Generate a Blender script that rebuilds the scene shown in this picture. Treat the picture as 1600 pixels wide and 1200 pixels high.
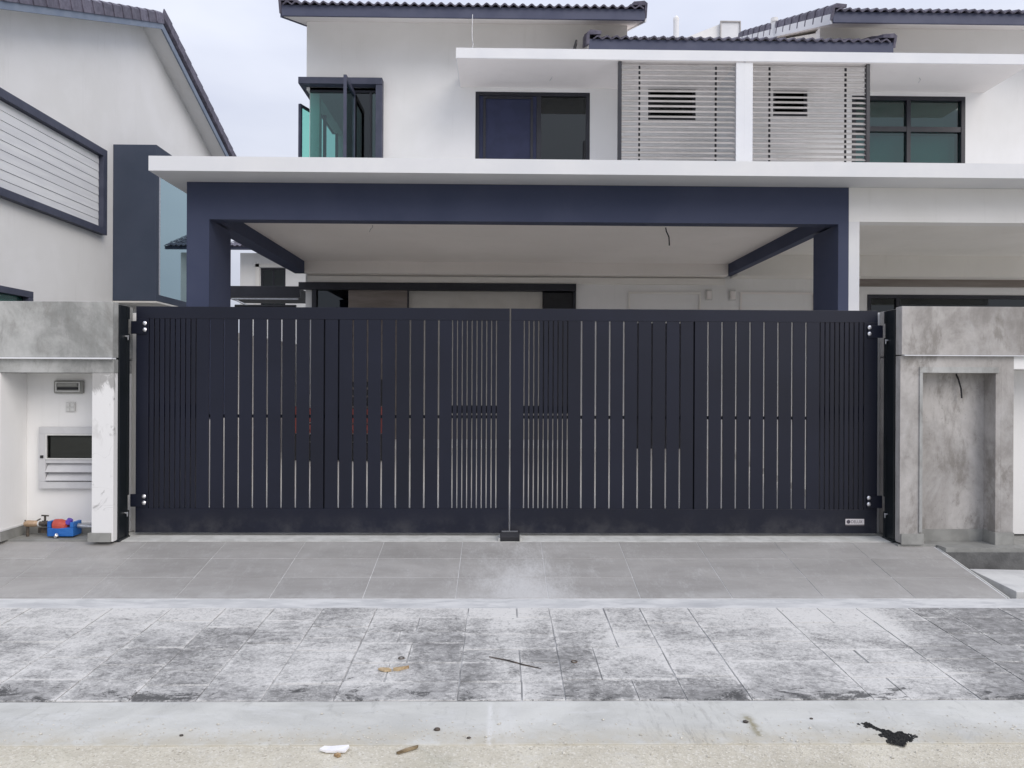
import bpy, bmesh, math, random
from mathutils import Vector, Matrix
R = random.Random(7)
scn = bpy.context.scene
for o in list(bpy.data.objects): bpy.data.objects.remove(o)
COL = scn.collection

# ---------------------------------------------------------------- camera, sky, sun, exposure
cam = bpy.data.cameras.new('camera')
camo = bpy.data.objects.new('camera', cam); COL.objects.link(camo); scn.camera = camo
cam.sensor_width = 36; cam.lens = 36*1180/1600; cam.clip_end = 2000; cam.clip_start = .05
camo.matrix_world = Matrix.Translation((0, 0, 1.2)) @ Matrix.Rotation(-.0161, 4, 'Z') @ \
    Matrix.Rotation(math.radians(90), 4, 'X') @ Matrix.Rotation(.0045, 4, 'Z')
SUN_EL, SUN_AZ = math.radians(36), math.radians(140)      # behind the camera, to its right, veiled by cloud
world = bpy.data.worlds.new('World'); scn.world = world; world.use_nodes = True
wn = world.node_tree; wn.nodes.clear()
def wnode(t, **k):
    n = wn.nodes.new(t)
    for a, b in k.items(): setattr(n, a, b)
    return n
wo = wnode('ShaderNodeOutputWorld'); bg = wnode('ShaderNodeBackground')
sky = wnode('ShaderNodeTexSky', sky_type='NISHITA', sun_disc=False)
sky.sun_elevation = SUN_EL; sky.sun_rotation = SUN_AZ; sky.dust_density = 3
tc = wnode('ShaderNodeTexCoord'); mp = wnode('ShaderNodeMapping'); mp.inputs['Scale'].default_value = (1, 1, 3)
nz = wnode('ShaderNodeTexNoise'); nz.inputs['Scale'].default_value = 1.6; nz.inputs['Detail'].default_value = 5
rp = wnode('ShaderNodeValToRGB')
rp.color_ramp.elements[0].position = .36; rp.color_ramp.elements[0].color = (6.0, 6.45, 8.0, 1)
rp.color_ramp.elements[1].position = .68; rp.color_ramp.elements[1].color = (8.6, 8.95, 10.1, 1)
mx = wnode('ShaderNodeMix', data_type='RGBA'); mx.inputs[0].default_value = .93
L = wn.links.new
# overcast dome: brighter towards the zenith, as the part in view shows
sx_ = wnode('ShaderNodeSeparateXYZ'); L(tc.outputs['Generated'], sx_.inputs[0])
m1 = wnode('ShaderNodeMath', operation='MAXIMUM'); L(sx_.outputs[2], m1.inputs[0]); m1.inputs[1].default_value = 0
m2 = wnode('ShaderNodeMath', operation='MULTIPLY_ADD'); L(m1.outputs[0], m2.inputs[0]); m2.inputs[1].default_value = .95; m2.inputs[2].default_value = .74
dm = wnode('ShaderNodeVectorMath', operation='SCALE'); L(mx.outputs[2], dm.inputs[0]); L(m2.outputs[0], dm.inputs[3])
L(tc.outputs['Generated'], mp.inputs[0]); L(mp.outputs[0], nz.inputs['Vector']); L(nz.outputs['Fac'], rp.inputs[0])
L(sky.outputs[0], mx.inputs[6]); L(rp.outputs[0], mx.inputs[7]); L(dm.outputs[0], bg.inputs[0])
bg.inputs[1].default_value = .069; L(bg.outputs[0], wo.inputs[0])
sl = bpy.data.lights.new('sun', 'SUN'); sl.energy = 1.15; sl.angle = math.radians(40); sl.color = (1, .93, .85)
so = bpy.data.objects.new('sun', sl); COL.objects.link(so)
sd = Vector((math.sin(SUN_AZ)*math.cos(SUN_EL), math.cos(SUN_AZ)*math.cos(SUN_EL), math.sin(SUN_EL)))
so.rotation_euler = sd.to_track_quat('Z', 'Y').to_euler()
vs = scn.view_settings; vs.view_transform = 'Standard'; vs.look = 'None'; vs.gamma = 1; vs.exposure = 0.5
vs.use_curve_mapping = False
scn.cycles.diffuse_bounces = 8; scn.cycles.max_bounces = 14; scn.cycles.transparent_max_bounces = 16

# ---------------------------------------------------------------- materials
class G:
    def __init__(s, name):
        s.m = bpy.data.materials.new(name); s.m.use_nodes = True; s.t = s.m.node_tree; s.t.nodes.clear()
        s.out = s.n('ShaderNodeOutputMaterial'); s.b = s.n('ShaderNodeBsdfPrincipled')
        s.t.links.new(s.b.outputs[0], s.out.inputs[0])
        s.geo = s.n('ShaderNodeNewGeometry'); s.pos = s.geo.outputs['Position']; s._x = None
    def n(s, t, **k):
        n = s.t.nodes.new(t)
        for a, b in k.items(): setattr(n, a, b)
        return n
    def put(s, sock, v):
        if isinstance(v, bpy.types.NodeSocket): s.t.links.new(v, sock)
        elif isinstance(v, (tuple, list)) and len(v) == 3 and sock.type == 'RGBA': sock.default_value = (*v, 1)
        else: sock.default_value = v
    def M(s, op, a, b=None, c=None, clamp=False):
        n = s.n('ShaderNodeMath', operation=op, use_clamp=clamp); s.put(n.inputs[0], a)
        if b is not None: s.put(n.inputs[1], b)
        if c is not None: s.put(n.inputs[2], c)
        return n.outputs[0]
    def mix(s, f, a, b):
        n = s.n('ShaderNodeMix', data_type='RGBA'); s.put(n.inputs[0], f); s.put(n.inputs[6], a); s.put(n.inputs[7], b)
        return n.outputs[2]
    def scale(s, k, v=None):
        n = s.n('ShaderNodeVectorMath', operation='MULTIPLY'); s.put(n.inputs[0], v or s.pos); n.inputs[1].default_value = k
        return n.outputs[0]
    def noise(s, sc, det=4, rough=.55, dist=0, st=(1, 1, 1), v=None, off=0):
        n = s.n('ShaderNodeTexNoise'); vv = s.scale(st, v)
        if off:
            a = s.n('ShaderNodeVectorMath', operation='ADD'); s.put(a.inputs[0], vv); a.inputs[1].default_value = (off, off*.7, off*1.3); vv = a.outputs[0]
        s.put(n.inputs['Vector'], vv); n.inputs['Scale'].default_value = sc; n.inputs['Detail'].default_value = det
        n.inputs['Roughness'].default_value = rough; n.inputs['Distortion'].default_value = dist
        return n.outputs['Fac']
    def ss(s, v, a, b, lo=0., hi=1.):
        n = s.n('ShaderNodeMapRange', interpolation_type='SMOOTHSTEP'); s.put(n.inputs[0], v)
        n.inputs[1].default_value = a; n.inputs[2].default_value = b; n.inputs[3].default_value = lo; n.inputs[4].default_value = hi
        return n.outputs[0]
    def xyz(s):
        if s._x is None:
            n = s.n('ShaderNodeSeparateXYZ'); s.put(n.inputs[0], s.pos); s._x = n.outputs
        return s._x
    def gauss(s, v, c, w):
        d = s.M('DIVIDE', s.M('SUBTRACT', v, c), w); return s.M('EXPONENT', s.M('MULTIPLY', s.M('MULTIPLY', d, d), -1.))
    def bump(s, h, strength=.3, dist=.01, prev=None):
        n = s.n('ShaderNodeBump'); n.inputs['Strength'].default_value = strength; n.inputs['Distance'].default_value = dist
        s.put(n.inputs['Height'], h)
        if prev: s.put(n.inputs['Normal'], prev)
        return n.outputs[0]
    def rnd(s): return s.n('ShaderNodeObjectInfo').outputs['Random']
    def dim(s, c, f):
        n = s.n('ShaderNodeVectorMath', operation='SCALE'); s.put(n.inputs[0], c); s.put(n.inputs[3], f); return n.outputs[0]
    def done(s, col, rough=.7, normal=None, metal=0., spec=.4):
        s.put(s.b.inputs['Base Color'], col); s.put(s.b.inputs['Roughness'], rough); s.b.inputs['Metallic'].default_value = metal
        s.b.inputs['Specular IOR Level'].default_value = spec
        if normal: s.put(s.b.inputs['Normal'], normal)
        return s.m

def surf(name, c1, c2, sc=2., rough=.7, bsc=120., bst=.1, bd=.002, st=(1, 1, 1), rnd=0., metal=0., spec=.4, extra=None, lo=.35, hi=.65, wav=0):
    g = G(name)
    c = g.mix(g.ss(g.noise(sc, 5, .6, .3, st), lo, hi), c1, c2)
    if rnd: c = g.dim(c, g.M('ADD', 1-rnd/2, g.M('MULTIPLY', g.rnd(), rnd)))
    if extra: c = extra(g, c)
    nrm = g.bump(g.noise(bsc, 3, .6), bst, bd) if bst else None
    if wav: nrm = g.bump(g.noise(1.7, 2, .5, 0, (1, 1, 1)), wav, .03, nrm)
    return g.done(c, rough, nrm, metal, spec)

def grime(g, c):            # faint rain streaks and hand marks on outside paint
    s = g.ss(g.noise(3.2, 6, .7, .2, (3, 3, .25)), .55, .8)
    c = g.mix(g.M('MULTIPLY', s, .16), c, (.46, .45, .42))
    b = g.ss(g.noise(.9, 3, .6), .35, .7)
    return g.mix(g.M('MULTIPLY', b, .10), c, (.66, .64, .60))
MAT = {}
MAT['white'] = surf('white_wall_paint', (.79, .785, .77), (.83, .825, .815), 1.2, .8, 60, .12, .003, spec=.25, extra=grime, wav=.12)
MAT['cream'] = surf('cream_wall_paint', (.76, .74, .70), (.81, .79, .75), 1.0, .8, 60, .12, .003, spec=.25, extra=grime, wav=.1)
MAT['soffit'] = surf('soffit_paint', (.80, .76, .73), (.84, .80, .77), .8, .85, 40, .1, .003, spec=.2, extra=grime, wav=.12)
MAT['lintel_white'] = surf('bright_white_paint', (.70, .71, .73), (.75, .755, .765), 1.5, .75, 60, .1, .002, spec=.25, wav=.1)
MAT['navy'] = surf('navy_wall_paint', (.042, .053, .100), (.053, .064, .114), 1.4, .72, 60, .15, .003, spec=.35, wav=.15)
MAT['slate'] = surf('slate_blue_paint', (.046, .060, .092), (.055, .069, .104), 1.4, .7, 60, .12, .003, spec=.35, wav=.15)
MAT['trim'] = surf('dark_blue_trim_paint', (.05, .056, .088), (.066, .072, .108), 5, .55, 90, .1, .002, spec=.4)
MAT['alu'] = surf('dark_powder_coated_metal', (.012, .013, .020), (.018, .019, .028), 6, .4, 300, .05, .001, spec=.5)
MAT['gate'] = surf('gate_powder_coat', (.0050, .0066, .0165), (.0066, .0086, .0205), 1.6, .42, 500, .06, .0006, spec=.38, rnd=.22,
    extra=lambda g, c: g.mix(g.M('MULTIPLY', g.M('MULTIPLY', g.ss(g.xyz()[2], .22, .0), g.ss(g.noise(5, 6, .7, off=5), .4, .7)), .22), c, (.16, .155, .15)), wav=.05)
MAT['post'] = surf('gate_post_paint', (.008, .011, .013), (.011, .014, .018), 3, .38, 300, .05, .0006, spec=.45)
MAT['gatebar'] = surf('gate_back_bar_paint', (.007, .008, .013), (.010, .011, .017), 3, .5, 300, .05, .0006, spec=.3)
MAT['chrome'] = surf('polished_steel', (.72, .72, .74), (.8, .8, .82), 8, .28, 200, .05, .0005, metal=.85)
MAT['steel'] = surf('galvanised_steel', (.42, .43, .45), (.55, .56, .58), 30, .4, 200, .1, .0005, metal=.8)
MAT['rail'] = surf('pale_threshold_concrete', (.47, .47, .44), (.58, .58, .55), 9, .8, 150, .3, .002)
MAT['slat'] = surf('louvre_slat_coating', (.36, .345, .33), (.43, .41, .40), 3, .5, 100, .05, .001, rnd=.12)
MAT['rooftile'] = surf('roof_tile_glaze', (.085, .080, .110), (.14, .13, .17), 14, .62, 180, .3, .002, rnd=.28)
MAT['fascia'] = surf('fascia_board_paint', (.060, .068, .115), (.078, .086, .135), 3, .6, 80, .1, .002)
MAT['barge'] = surf('barge_board_paint', (.16, .20, .27), (.20, .24, .31), 3, .6, 80, .1, .002)
MAT['clad'] = surf('white_cladding_board', (.66, .67, .69), (.74, .75, .76), 10, .6, 120, .15, .002, st=(1, .1, 1), rnd=.06)
MAT['rubber'] = surf('black_plastic', (.012, .012, .014), (.02, .02, .023), 8, .5, 200, .1, .001)
MAT['dark_room'] = surf('dark_interior', (.08, .085, .10), (.11, .115, .13), 1, .9, 50, 0)
MAT['grey_plastic'] = surf('grey_plastic', (.26, .26, .24), (.30, .30, .28), 20, .5, 200, .05, .001)
MAT['pale_plastic'] = surf('pale_plastic', (.60, .60, .58), (.66, .66, .64), 20, .5, 200, .05, .001)
MAT['cab'] = surf('grey_painted_metal', (.52, .52, .53), (.58, .58, .585), 5, .5, 200, .06, .001)
MAT['blue'] = surf('blue_plastic', (.015, .11, .40), (.03, .16, .48), 10, .4, 200, .05, .001)
MAT['red'] = surf('red_plastic', (.45, .07, .05), (.55, .10, .07), 10, .4, 200, .05, .001)
MAT['brass'] = surf('tarnished_brass', (.42, .28, .17), (.55, .40, .27), 25, .45, 200, .2, .001, metal=.5)
MAT['iron'] = surf('old_iron', (.06, .055, .05), (.14, .11, .085), 25, .6, 200, .3, .001, metal=.4)
MAT['paper'] = surf('white_paper', (.80, .79, .80), (.86, .85, .86), 8, .8, 90, .2, .002)
MAT['leaf'] = surf('dry_leaf', (.28, .17, .08), (.52, .40, .24), 30, .8, 120, .5, .003)
MAT['wood'] = surf('weathered_wood', (.12, .085, .045), (.30, .23, .14), 40, .85, 200, .5, .002, st=(.2, 1, 1))
MAT['asphalt_lump'] = surf('black_bitumen', (.007, .007, .008), (.022, .022, .02), 60, .75, 120, .9, .006)
MAT['curtain'] = surf('pale_curtain', (.52, .50, .46), (.57, .55, .51), 3, .9, 60, .2, .004)
MAT['brown_panel'] = surf('brown_door_panel', (.20, .17, .15), (.26, .23, .21), 4, .6, 60, .1, .002, st=(.3, 1, 3))
MAT['porch_floor'] = surf('porch_floor_tile', (.80, .79, .77), (.86, .85, .82), 2, .5, 100, .05, .001)
MAT['grout'] = surf('pale_grout', (.55, .55, .54), (.68, .68, .67), 6, .9, 80, .4, .003)
MAT['groutd'] = surf('stone_joint_mortar', (.26, .26, .255), (.52, .52, .51), 5, .9, 80, .5, .004)

def glass(name, tint, mixf=.12, refl=(.9, .95, .95), rough=.02):
    g = G(name); t = g.t
    tr = g.n('ShaderNodeBsdfTransparent'); tr.inputs[0].default_value = (*tint, 1)
    gl = g.n('ShaderNodeBsdfGlossy'); gl.inputs['Roughness'].default_value = rough; gl.inputs[0].default_value = (*refl, 1)
    fr = g.n('ShaderNodeLayerWeight'); fr.inputs[0].default_value = .5
    f = g.M('ADD', g.M('MULTIPLY', g.M('POWER', fr.outputs['Facing'], 4.), .8), mixf+.03, clamp=True)
    ms = g.n('ShaderNodeMixShader'); g.put(ms.inputs[0], f); t.links.new(tr.outputs[0], ms.inputs[1]); t.links.new(gl.outputs[0], ms.inputs[2])
    t.links.new(ms.outputs[0], g.out.inputs[0]); g.t.nodes.remove(g.b)
    return g.m
MAT['glass'] = glass('green_tinted_glass', (.40, .64, .60), .05)
MAT['glass_pale'] = glass('pale_green_glass', (.60, .92, .83), .04)
MAT['glass_dark'] = glass('dark_tinted_glass', (.10, .16, .17), .03)
MAT['glass_mirror'] = glass('reflective_teal_glass', (.10, .16, .17), .42, (.62, .80, .84))

def m_bare_concrete(name, warm):
    g = G(name); x, y, z = g.xyz()
    n1 = g.noise(1.5, 6, .62, .6, (1, 1, .8)); n2 = g.noise(6, 7, .7, .4, (1, 1, .55), off=3); n3 = g.noise(40, 4, .6, 0)
    a = (.49, .47, .45) if warm else (.46, .465, .45)
    b = (.27, .255, .24) if warm else (.25, .255, .245)
    c = g.mix(g.ss(n1, .32, .66), b, a)
    c = g.mix(g.M('MULTIPLY', g.ss(n2, .45, .75), .55), c, (.53, .52, .51))
    c = g.mix(g.M('MULTIPLY', g.ss(n2, .50, .30), .45), c, (.18, .168, .155))
    # damp patches: low by the niche sides
    d = g.M('MULTIPLY', g.ss(g.noise(3.2, 7, .68, .25, (1, 1, .45), off=9), .54, .64), .6)
    c = g.mix(d, c, (.19, .175, .155))
    c = g.dim(c, g.M('ADD', .92, g.M('MULTIPLY', n3, .16)))
    pin = g.ss(g.noise(85, 2, .5, off=33), .70, .74); c = g.mix(g.M('MULTIPLY', pin, .5), c, (.12, .115, .11))
    nb = g.bump(g.noise(5, 5, .6, 0, (1, 1, .6)), .35, .012); nb = g.bump(n3, .3, .004, nb); nb = g.bump(g.M('MULTIPLY', pin, -1.), .4, .003, nb)
    return g.done(c, .85, nb, 0, .25)
MAT['bare'] = m_bare_concrete('bare_skim_coat_concrete', True)
MAT['bare_cool'] = m_bare_concrete('bare_grey_render', False)

def m_post_white():         # white paint with grey cement smears near the top and the foot
    g = G('patchy_white_render'); x, y, z = g.xyz()
    n = g.noise(5, 6, .68, .8, (1, 1, .6))
    top = g.M('MULTIPLY', g.ss(z, 1.02, 1.30), 1.0)
    k = g.ss(g.M('ADD', n, g.M('MULTIPLY', top, .28)), .60, .70)
    k2 = g.ss(g.noise(2.2, 6, .65, .5, off=4), .60, .68)
    c = g.mix(k, (.76, .755, .745), (.38, .375, .365)); c = g.mix(g.M('MULTIPLY', k2, .45), c, (.50, .49, .475))
    hair = g.ss(g.M('ABSOLUTE', g.M('SUBTRACT', g.noise(2.4, 3, .6, 1.2, off=14), .5)), .004, .001)
    c = g.mix(g.M('MULTIPLY', hair, .35), c, (.3, .29, .28))
    return g.done(c, .85, g.bump(g.noise(30, 4, .6), .25, .004), 0, .25)
MAT['post_white'] = m_post_white()

def m_tile():
    g = G('grey_porcelain_tile'); x, y, z = g.xyz()
    c = g.mix(g.ss(g.noise(2.2, 6, .62, .3, (.5, 1.6, 1)), .3, .7), (.285, .274, .258), (.355, .343, .325))
    c = g.mix(g.M('MULTIPLY', g.ss(g.noise(9, 5, .6, 0, (.35, 2.6, 1), off=2), .45, .75), .28), c, (.37, .365, .355))
    c = g.dim(c, g.M('ADD', .95, g.M('MULTIPLY', g.rnd(), .10)))
    # dried cement smear in front of the drop bolt, heavier towards the road
    w = g.M('MULTIPLY', g.gauss(x, .17, .30), g.ss(y, 5.75, 4.88, .25, 1.))
    w = g.M('ADD', g.M('MULTIPLY', w, .34), g.M('ADD', g.M('MULTIPLY', g.noise(7, 7, .75, .3, (1.6, .6, 1), off=6), .6), g.M('MULTIPLY', g.noise(60, 4, .7, 0, (1.4, .5, 1), off=3), .4)))
    c = g.mix(g.M('MULTIPLY', g.ss(w, .48, .90), .85), c, (.56, .56, .55))
    du = g.ss(g.noise(1.3, 7, .7, .6, (1, 1, 1), off=71), .48, .72); c = g.mix(g.M('MULTIPLY', du, .30), c, (.47, .455, .43))
    dk = g.ss(g.noise(2.1, 7, .7, .5, (.7, 1.2, 1), off=81), .56, .72); c = g.mix(g.M('MULTIPLY', dk, .28), c, (.20, .19, .178))
    # dusty front edge
    dd = g.M('MULTIPLY', g.ss(y, 5.06, 4.89), g.ss(g.noise(7, 5, .6, off=8), .3, .7))
    c = g.mix(g.M('MULTIPLY', dd, .55), c, (.46, .455, .44))
    sp = g.ss(g.noise(70, 2, .5), .68, .74)
    c = g.mix(g.M('MULTIPLY', sp, .25), c, (.5, .5, .49))
    r = g.ss(g.noise(3, 4, .6), .3, .7, .42, .62)
    return g.done(c, r, g.bump(g.noise(90, 3, .6), .12, .0015), 0, .4)
MAT['tile'] = m_tile()
MAT['skirt'] = surf('grey_skirting_tile', (.24, .24, .225), (.31, .31, .29), 7, .55, 90, .2, .002, rnd=.12)

def m_stone():
    g = G('split_face_paving_stone'); x, y, z = g.xyz()
    tcn = g.n('ShaderNodeTexCoord'); sp = g.n('ShaderNodeSeparateXYZ'); g.put(sp.inputs[0], tcn.outputs['Generated'])
    gx, gy = sp.outputs[0], sp.outputs[1]
    ex = g.M('MINIMUM', gx, g.M('SUBTRACT', 1., gx)); ey = g.M('MINIMUM', gy, g.M('SUBTRACT', 1., gy))
    n1 = g.noise(1.15, 4, .6, .5, (1, 1.2, 1)); n2 = g.noise(5.0, 8, .72, .6, (.9, 1.1, 1), off=5)
    n3 = g.noise(19, 8, .74, .5, (.85, 1.15, 1), off=1); n4 = g.noise(150, 3, .6); n5 = g.noise(62, 6, .8, .4, off=41)
    base = g.mix(g.ss(n3, .34, .66), (.19, .188, .182), (.37, .365, .355))
    base = g.dim(base, g.M('ADD', .86, g.M('MULTIPLY', g.rnd(), .28)))
    # cement bloom: whitish film, patchy, strongest in a run down the middle, beside the tiles and right of centre
    b = g.M('ADD', g.M('MULTIPLY', g.M('ADD', g.M('MULTIPLY', g.M('SUBTRACT', n1, .5), 1.35), .5), .70), g.M('MULTIPLY', n2, .50))
    b = g.M('ADD', b, g.M('MULTIPLY', g.M('SUBTRACT', n5, .5), 1.15))
    b = g.M('ADD', b, g.M('MULTIPLY', g.gauss(x, .06, .13), .22))
    b = g.M('ADD', b, g.M('MULTIPLY', g.gauss(x, 1.75, .50), .17))
    b = g.M('ADD', b, g.M('MULTIPLY', g.ss(y, 4.15, 4.65), .11))
    b = g.M('ADD', b, g.M('MULTIPLY', g.ss(x, -1.2, -2.8), .07))
    b = g.M('SUBTRACT', b, g.M('MULTIPLY', g.ss(x, 2.15, 2.6), .22))
    b = g.M('SUBTRACT', b, g.M('MULTIPLY', g.ss(y, 3.72, 3.50), .08))
    b = g.M('ADD', b, g.M('MULTIPLY', g.M('MULTIPLY', g.ss(ex, .11, .0), g.ss(g.noise(8, 7, .75, off=21), .44, .68)), .40))
    b = g.M('ADD', b, g.M('MULTIPLY', g.M('MULTIPLY', g.ss(ey, .07, 0.), g.ss(g.noise(5, 6, .7, off=91), .42, .62)), .30))
    b = g.M('ADD', b, g.M('MULTIPLY', g.M('SUBTRACT', n3, .5), .42))
    b = g.M('ADD', b, g.M('MULTIPLY', g.M('SUBTRACT', g.rnd(), .5), .08))
    c = g.mix(g.M('MULTIPLY', g.ss(b, .40, .90), .95), base, (.66, .65, .62))
    # black mould blotches along the road edge
    k = g.M('ADD', g.noise(4.2, 7, .74, .9, (.9, 1.7, 1), off=12), g.M('MULTIPLY', g.ss(y, 3.66, 3.5), .15))
    k = g.M('ADD', k, g.M('MULTIPLY', g.M('SUBTRACT', n5, .5), .55))
    c = g.mix(g.M('MULTIPLY', g.ss(k, .655, .73), .85), c, (.055, .055, .055))
    fl = g.noise(34, 5, .7, .3, (1, 1, 1), off=101); c = g.mix(g.M('MULTIPLY', g.ss(fl, .60, .68), .55), c, (.13, .13, .125)); c = g.mix(g.M('MULTIPLY', g.ss(fl, .40, .33), .45), c, (.66, .655, .63))
    c = g.dim(c, g.M('ADD', .9, g.M('MULTIPLY', n4, .2)))
    nb = g.bump(n3, .5, .008); nb = g.bump(n5, .5, .004, nb); nb = g.bump(n2, .25, .015, nb)
    return g.done(c, .82, nb, 0, .3)
MAT['stone'] = m_stone()

def m_band():
    g = G('trowelled_concrete'); x, y, z = g.xyz()
    c = g.mix(g.ss(g.noise(1.6, 6, .62, .5, (1, 1.4, 1)), .3, .7), (.45, .45, .42), (.60, .60, .56))
    c = g.mix(g.M('MULTIPLY', g.ss(g.noise(6, 7, .7, .5, (.6, 2, 1), off=4), .48, .7), .5), c, (.62, .625, .61))
    c = g.mix(g.M('MULTIPLY', g.ss(g.noise(9, 7, .7, .6, (1.5, .6, 1), off=9), .57, .72), .38), c, (.24, .24, .225))
    c = g.mix(g.M('MULTIPLY', g.ss(y, 3.24, 3.04), g.ss(g.noise(8, 6, .7, off=2), .3, .6, .15, .95)), c, (.48, .45, .37))
    hair = g.ss(g.M('ABSOLUTE', g.M('SUBTRACT', g.noise(1.1, 4, .6, 1.4, off=31), .5)), .0035, .0008)
    c = g.mix(g.M('MULTIPLY', hair, .12), c, (.2, .2, .19))
    # brushed scuffs and a run of cement slurry
    sc_ = g.M('MULTIPLY', g.gauss(x, .80, .20), g.ss(g.noise(16, 6, .7, .4, (2.2, .35, 1), off=51), .50, .66))
    c = g.mix(g.M('MULTIPLY', sc_, .5), c, (.25, .245, .225))
    ru = g.M('MULTIPLY', g.M('ADD', g.gauss(x, -.035, .012), g.M('MULTIPLY', g.gauss(x, .03, .06), .5)), g.ss(g.noise(14, 5, .7, .2, (1.5, .5, 1), off=61), .35, .6))
    c = g.mix(g.M('MULTIPLY', ru, .7), c, (.68, .68, .66))
    # two brown tyre-shaped rub marks
    r1 = g.M('MULTIPLY', g.gauss(x, 1.085, .022), g.M('MULTIPLY', g.ss(y, 3.08, 3.12), g.ss(y, 3.33, 3.27)))
    r1 = g.M('MULTIPLY', r1, g.ss(g.noise(25, 4, .6), .3, .6))
    c = g.mix(g.M('MULTIPLY', r1, .8), c, (.22, .19, .10))
    c = g.dim(c, g.M('ADD', .93, g.M('MULTIPLY', g.noise(120, 3, .6), .14)))
    nb = g.bump(g.noise(22, 6, .65, .3), .3, .006); nb = g.bump(g.noise(140, 3, .6), .25, .002, nb)
    return g.done(c, .85, nb, 0, .3)
MAT['band'] = m_band()
def m_road():
    g = G('sandy_road_concrete')
    v = g.n('ShaderNodeTexVoronoi'); v.inputs['Scale'].default_value = 130; g.put(v.inputs['Vector'], g.scale((1, 1, 1)))
    sx = g.n('ShaderNodeSeparateColor'); g.put(sx.inputs[0], v.outputs['Color'])
    c = g.mix(g.ss(g.noise(2.4, 6, .65, .5), .3, .7), (.49, .455, .37), (.61, .575, .475))
    c = g.mix(g.M('MULTIPLY', g.ss(sx.outputs[0], .80, .95), .3), c, (.26, .235, .18))
    c = g.mix(g.M('MULTIPLY', g.ss(sx.outputs[1], .75, .95), .55), c, (.72, .69, .61))
    c = g.mix(g.M('MULTIPLY', g.ss(g.noise(5, 6, .7, .5, off=7), .52, .72), .4), c, (.60, .59, .55))
    c = g.mix(g.M('MULTIPLY', g.ss(g.noise(2.0, 5, .65, .5, off=17), .55, .75), .35), c, (.30, .31, .22))
    nb = g.bump(v.outputs['Distance'], .55, .004); nb = g.bump(g.noise(18, 6, .7), .4, .01, nb)
    return g.done(c, .92, nb, 0, .2)
MAT['road'] = m_road()
MAT['kerb'] = surf('fresh_cement_strip', (.50, .505, .50), (.64, .64, .625), 3.5, .85, 60, .4, .004, st=(1, 2.5, 1),
                   extra=lambda g, c: g.mix(g.M('MULTIPLY', g.ss(g.noise(6, 6, .7, .4, (.6, 2, 1), off=3), .5, .66), .5), c, (.38, .385, .39)))
MAT['ground'] = surf('bare_ground', (.22, .21, .18), (.30, .29, .25), .7, .95, 30, .4, .02)
MAT['drainc'] = surf('dark_drain_concrete', (.10, .10, .098), (.18, .18, .175), 5, .85, 60, .5, .006)
MAT['cover'] = surf('drain_cover_concrete', (.50, .50, .49), (.62, .62, .60), 4, .85, 60, .4, .004)
def m_plate():
    g = G('printed_steel_plate'); x, y, z = g.xyz()
    return g.done(g.mix(g.ss(z, .0945, .0935), (.62, .59, .60), (.10, .09, .10)), .4, None, .2, .5)
MAT['plate'] = m_plate()
MAT['ink'] = surf('dark_print', (.07, .06, .08), (.09, .08, .10), 20, .6, 50, 0)

# ---------------------------------------------------------------- mesh helpers
def box(bm, x0, x1, y0, y1, z0, z1):
    if x0 > x1: x0, x1 = x1, x0
    if y0 > y1: y0, y1 = y1, y0
    if z0 > z1: z0, z1 = z1, z0
    v = [bm.verts.new(p) for p in ((x0,y0,z0),(x1,y0,z0),(x1,y1,z0),(x0,y1,z0),(x0,y0,z1),(x1,y0,z1),(x1,y1,z1),(x0,y1,z1))]
    for f in ((3,2,1,0),(4,5,6,7),(0,1,5,4),(1,2,6,5),(2,3,7,6),(3,0,4,7)): bm.faces.new([v[i] for i in f])
def prism(bm, pts, d):       # pts: a loop of 3D points, d: extrusion vector
    a = [bm.verts.new(p) for p in pts]; b = [bm.verts.new(Vector(p)+Vector(d)) for p in pts]; n = len(pts)
    bm.faces.new(a); bm.faces.new(b[::-1])
    for i in range(n): bm.faces.new((a[(i+1) % n], a[i], b[i], b[(i+1) % n]))
def tube(bm, pts, r, seg=8):
    pts = [Vector(p) for p in pts]; rings = []
    for i, p in enumerate(pts):
        t = (pts[min(i+1, len(pts)-1)]-pts[max(i-1, 0)]).normalized()
        u = t.cross(Vector((0, 0, 1)) if abs(t.z) < .9 else Vector((1, 0, 0))).normalized(); w = t.cross(u)
        rr = r[i] if isinstance(r, (list, tuple)) else r
        rings.append([bm.verts.new(p+(u*math.cos(a)+w*math.sin(a))*rr) for a in [2*math.pi*k/seg for k in range(seg)]])
    for A, B in zip(rings, rings[1:]):
        for k in range(seg): bm.faces.new((A[k], A[(k+1) % seg], B[(k+1) % seg], B[k]))
    bm.faces.new(rings[0][::-1]); bm.faces.new(rings[-1])
def obj(name, bm, mat, parent=None, loc=None, bev=0., smooth=False):
    """one mesh object; loc = origin of the mesh in world space, vertices are given in world space"""
    bmesh.ops.recalc_face_normals(bm, faces=bm.faces)
    if bev: bmesh.ops.bevel(bm, geom=bm.edges[:], offset=bev, segments=2, profile=.6, affect='EDGES', clamp_overlap=True)
    po = Vector(parent['o']) if parent else Vector((0, 0, 0))
    lo = Vector(loc) if loc else (po if parent else Vector((0, 0, 0)))
    bmesh.ops.translate(bm, verts=bm.verts, vec=-lo)
    me = bpy.data.meshes.new(name); bm.to_mesh(me); bm.free()
    me.materials.append(MAT[mat] if isinstance(mat, str) else mat)
    if smooth:
        for p in me.polygons: p.use_smooth = True
    o = bpy.data.objects.new(name, me); COL.objects.link(o)
    o['o'] = tuple(lo)
    if parent: o.parent = parent
    o.location = lo-po
    return o
def B(name, mat, parent, *boxes, bev=0., loc=None):
    bm = bmesh.new()
    for b in boxes: box(bm, *b)
    return obj(name, bm, mat, parent, loc, bev)
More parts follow.
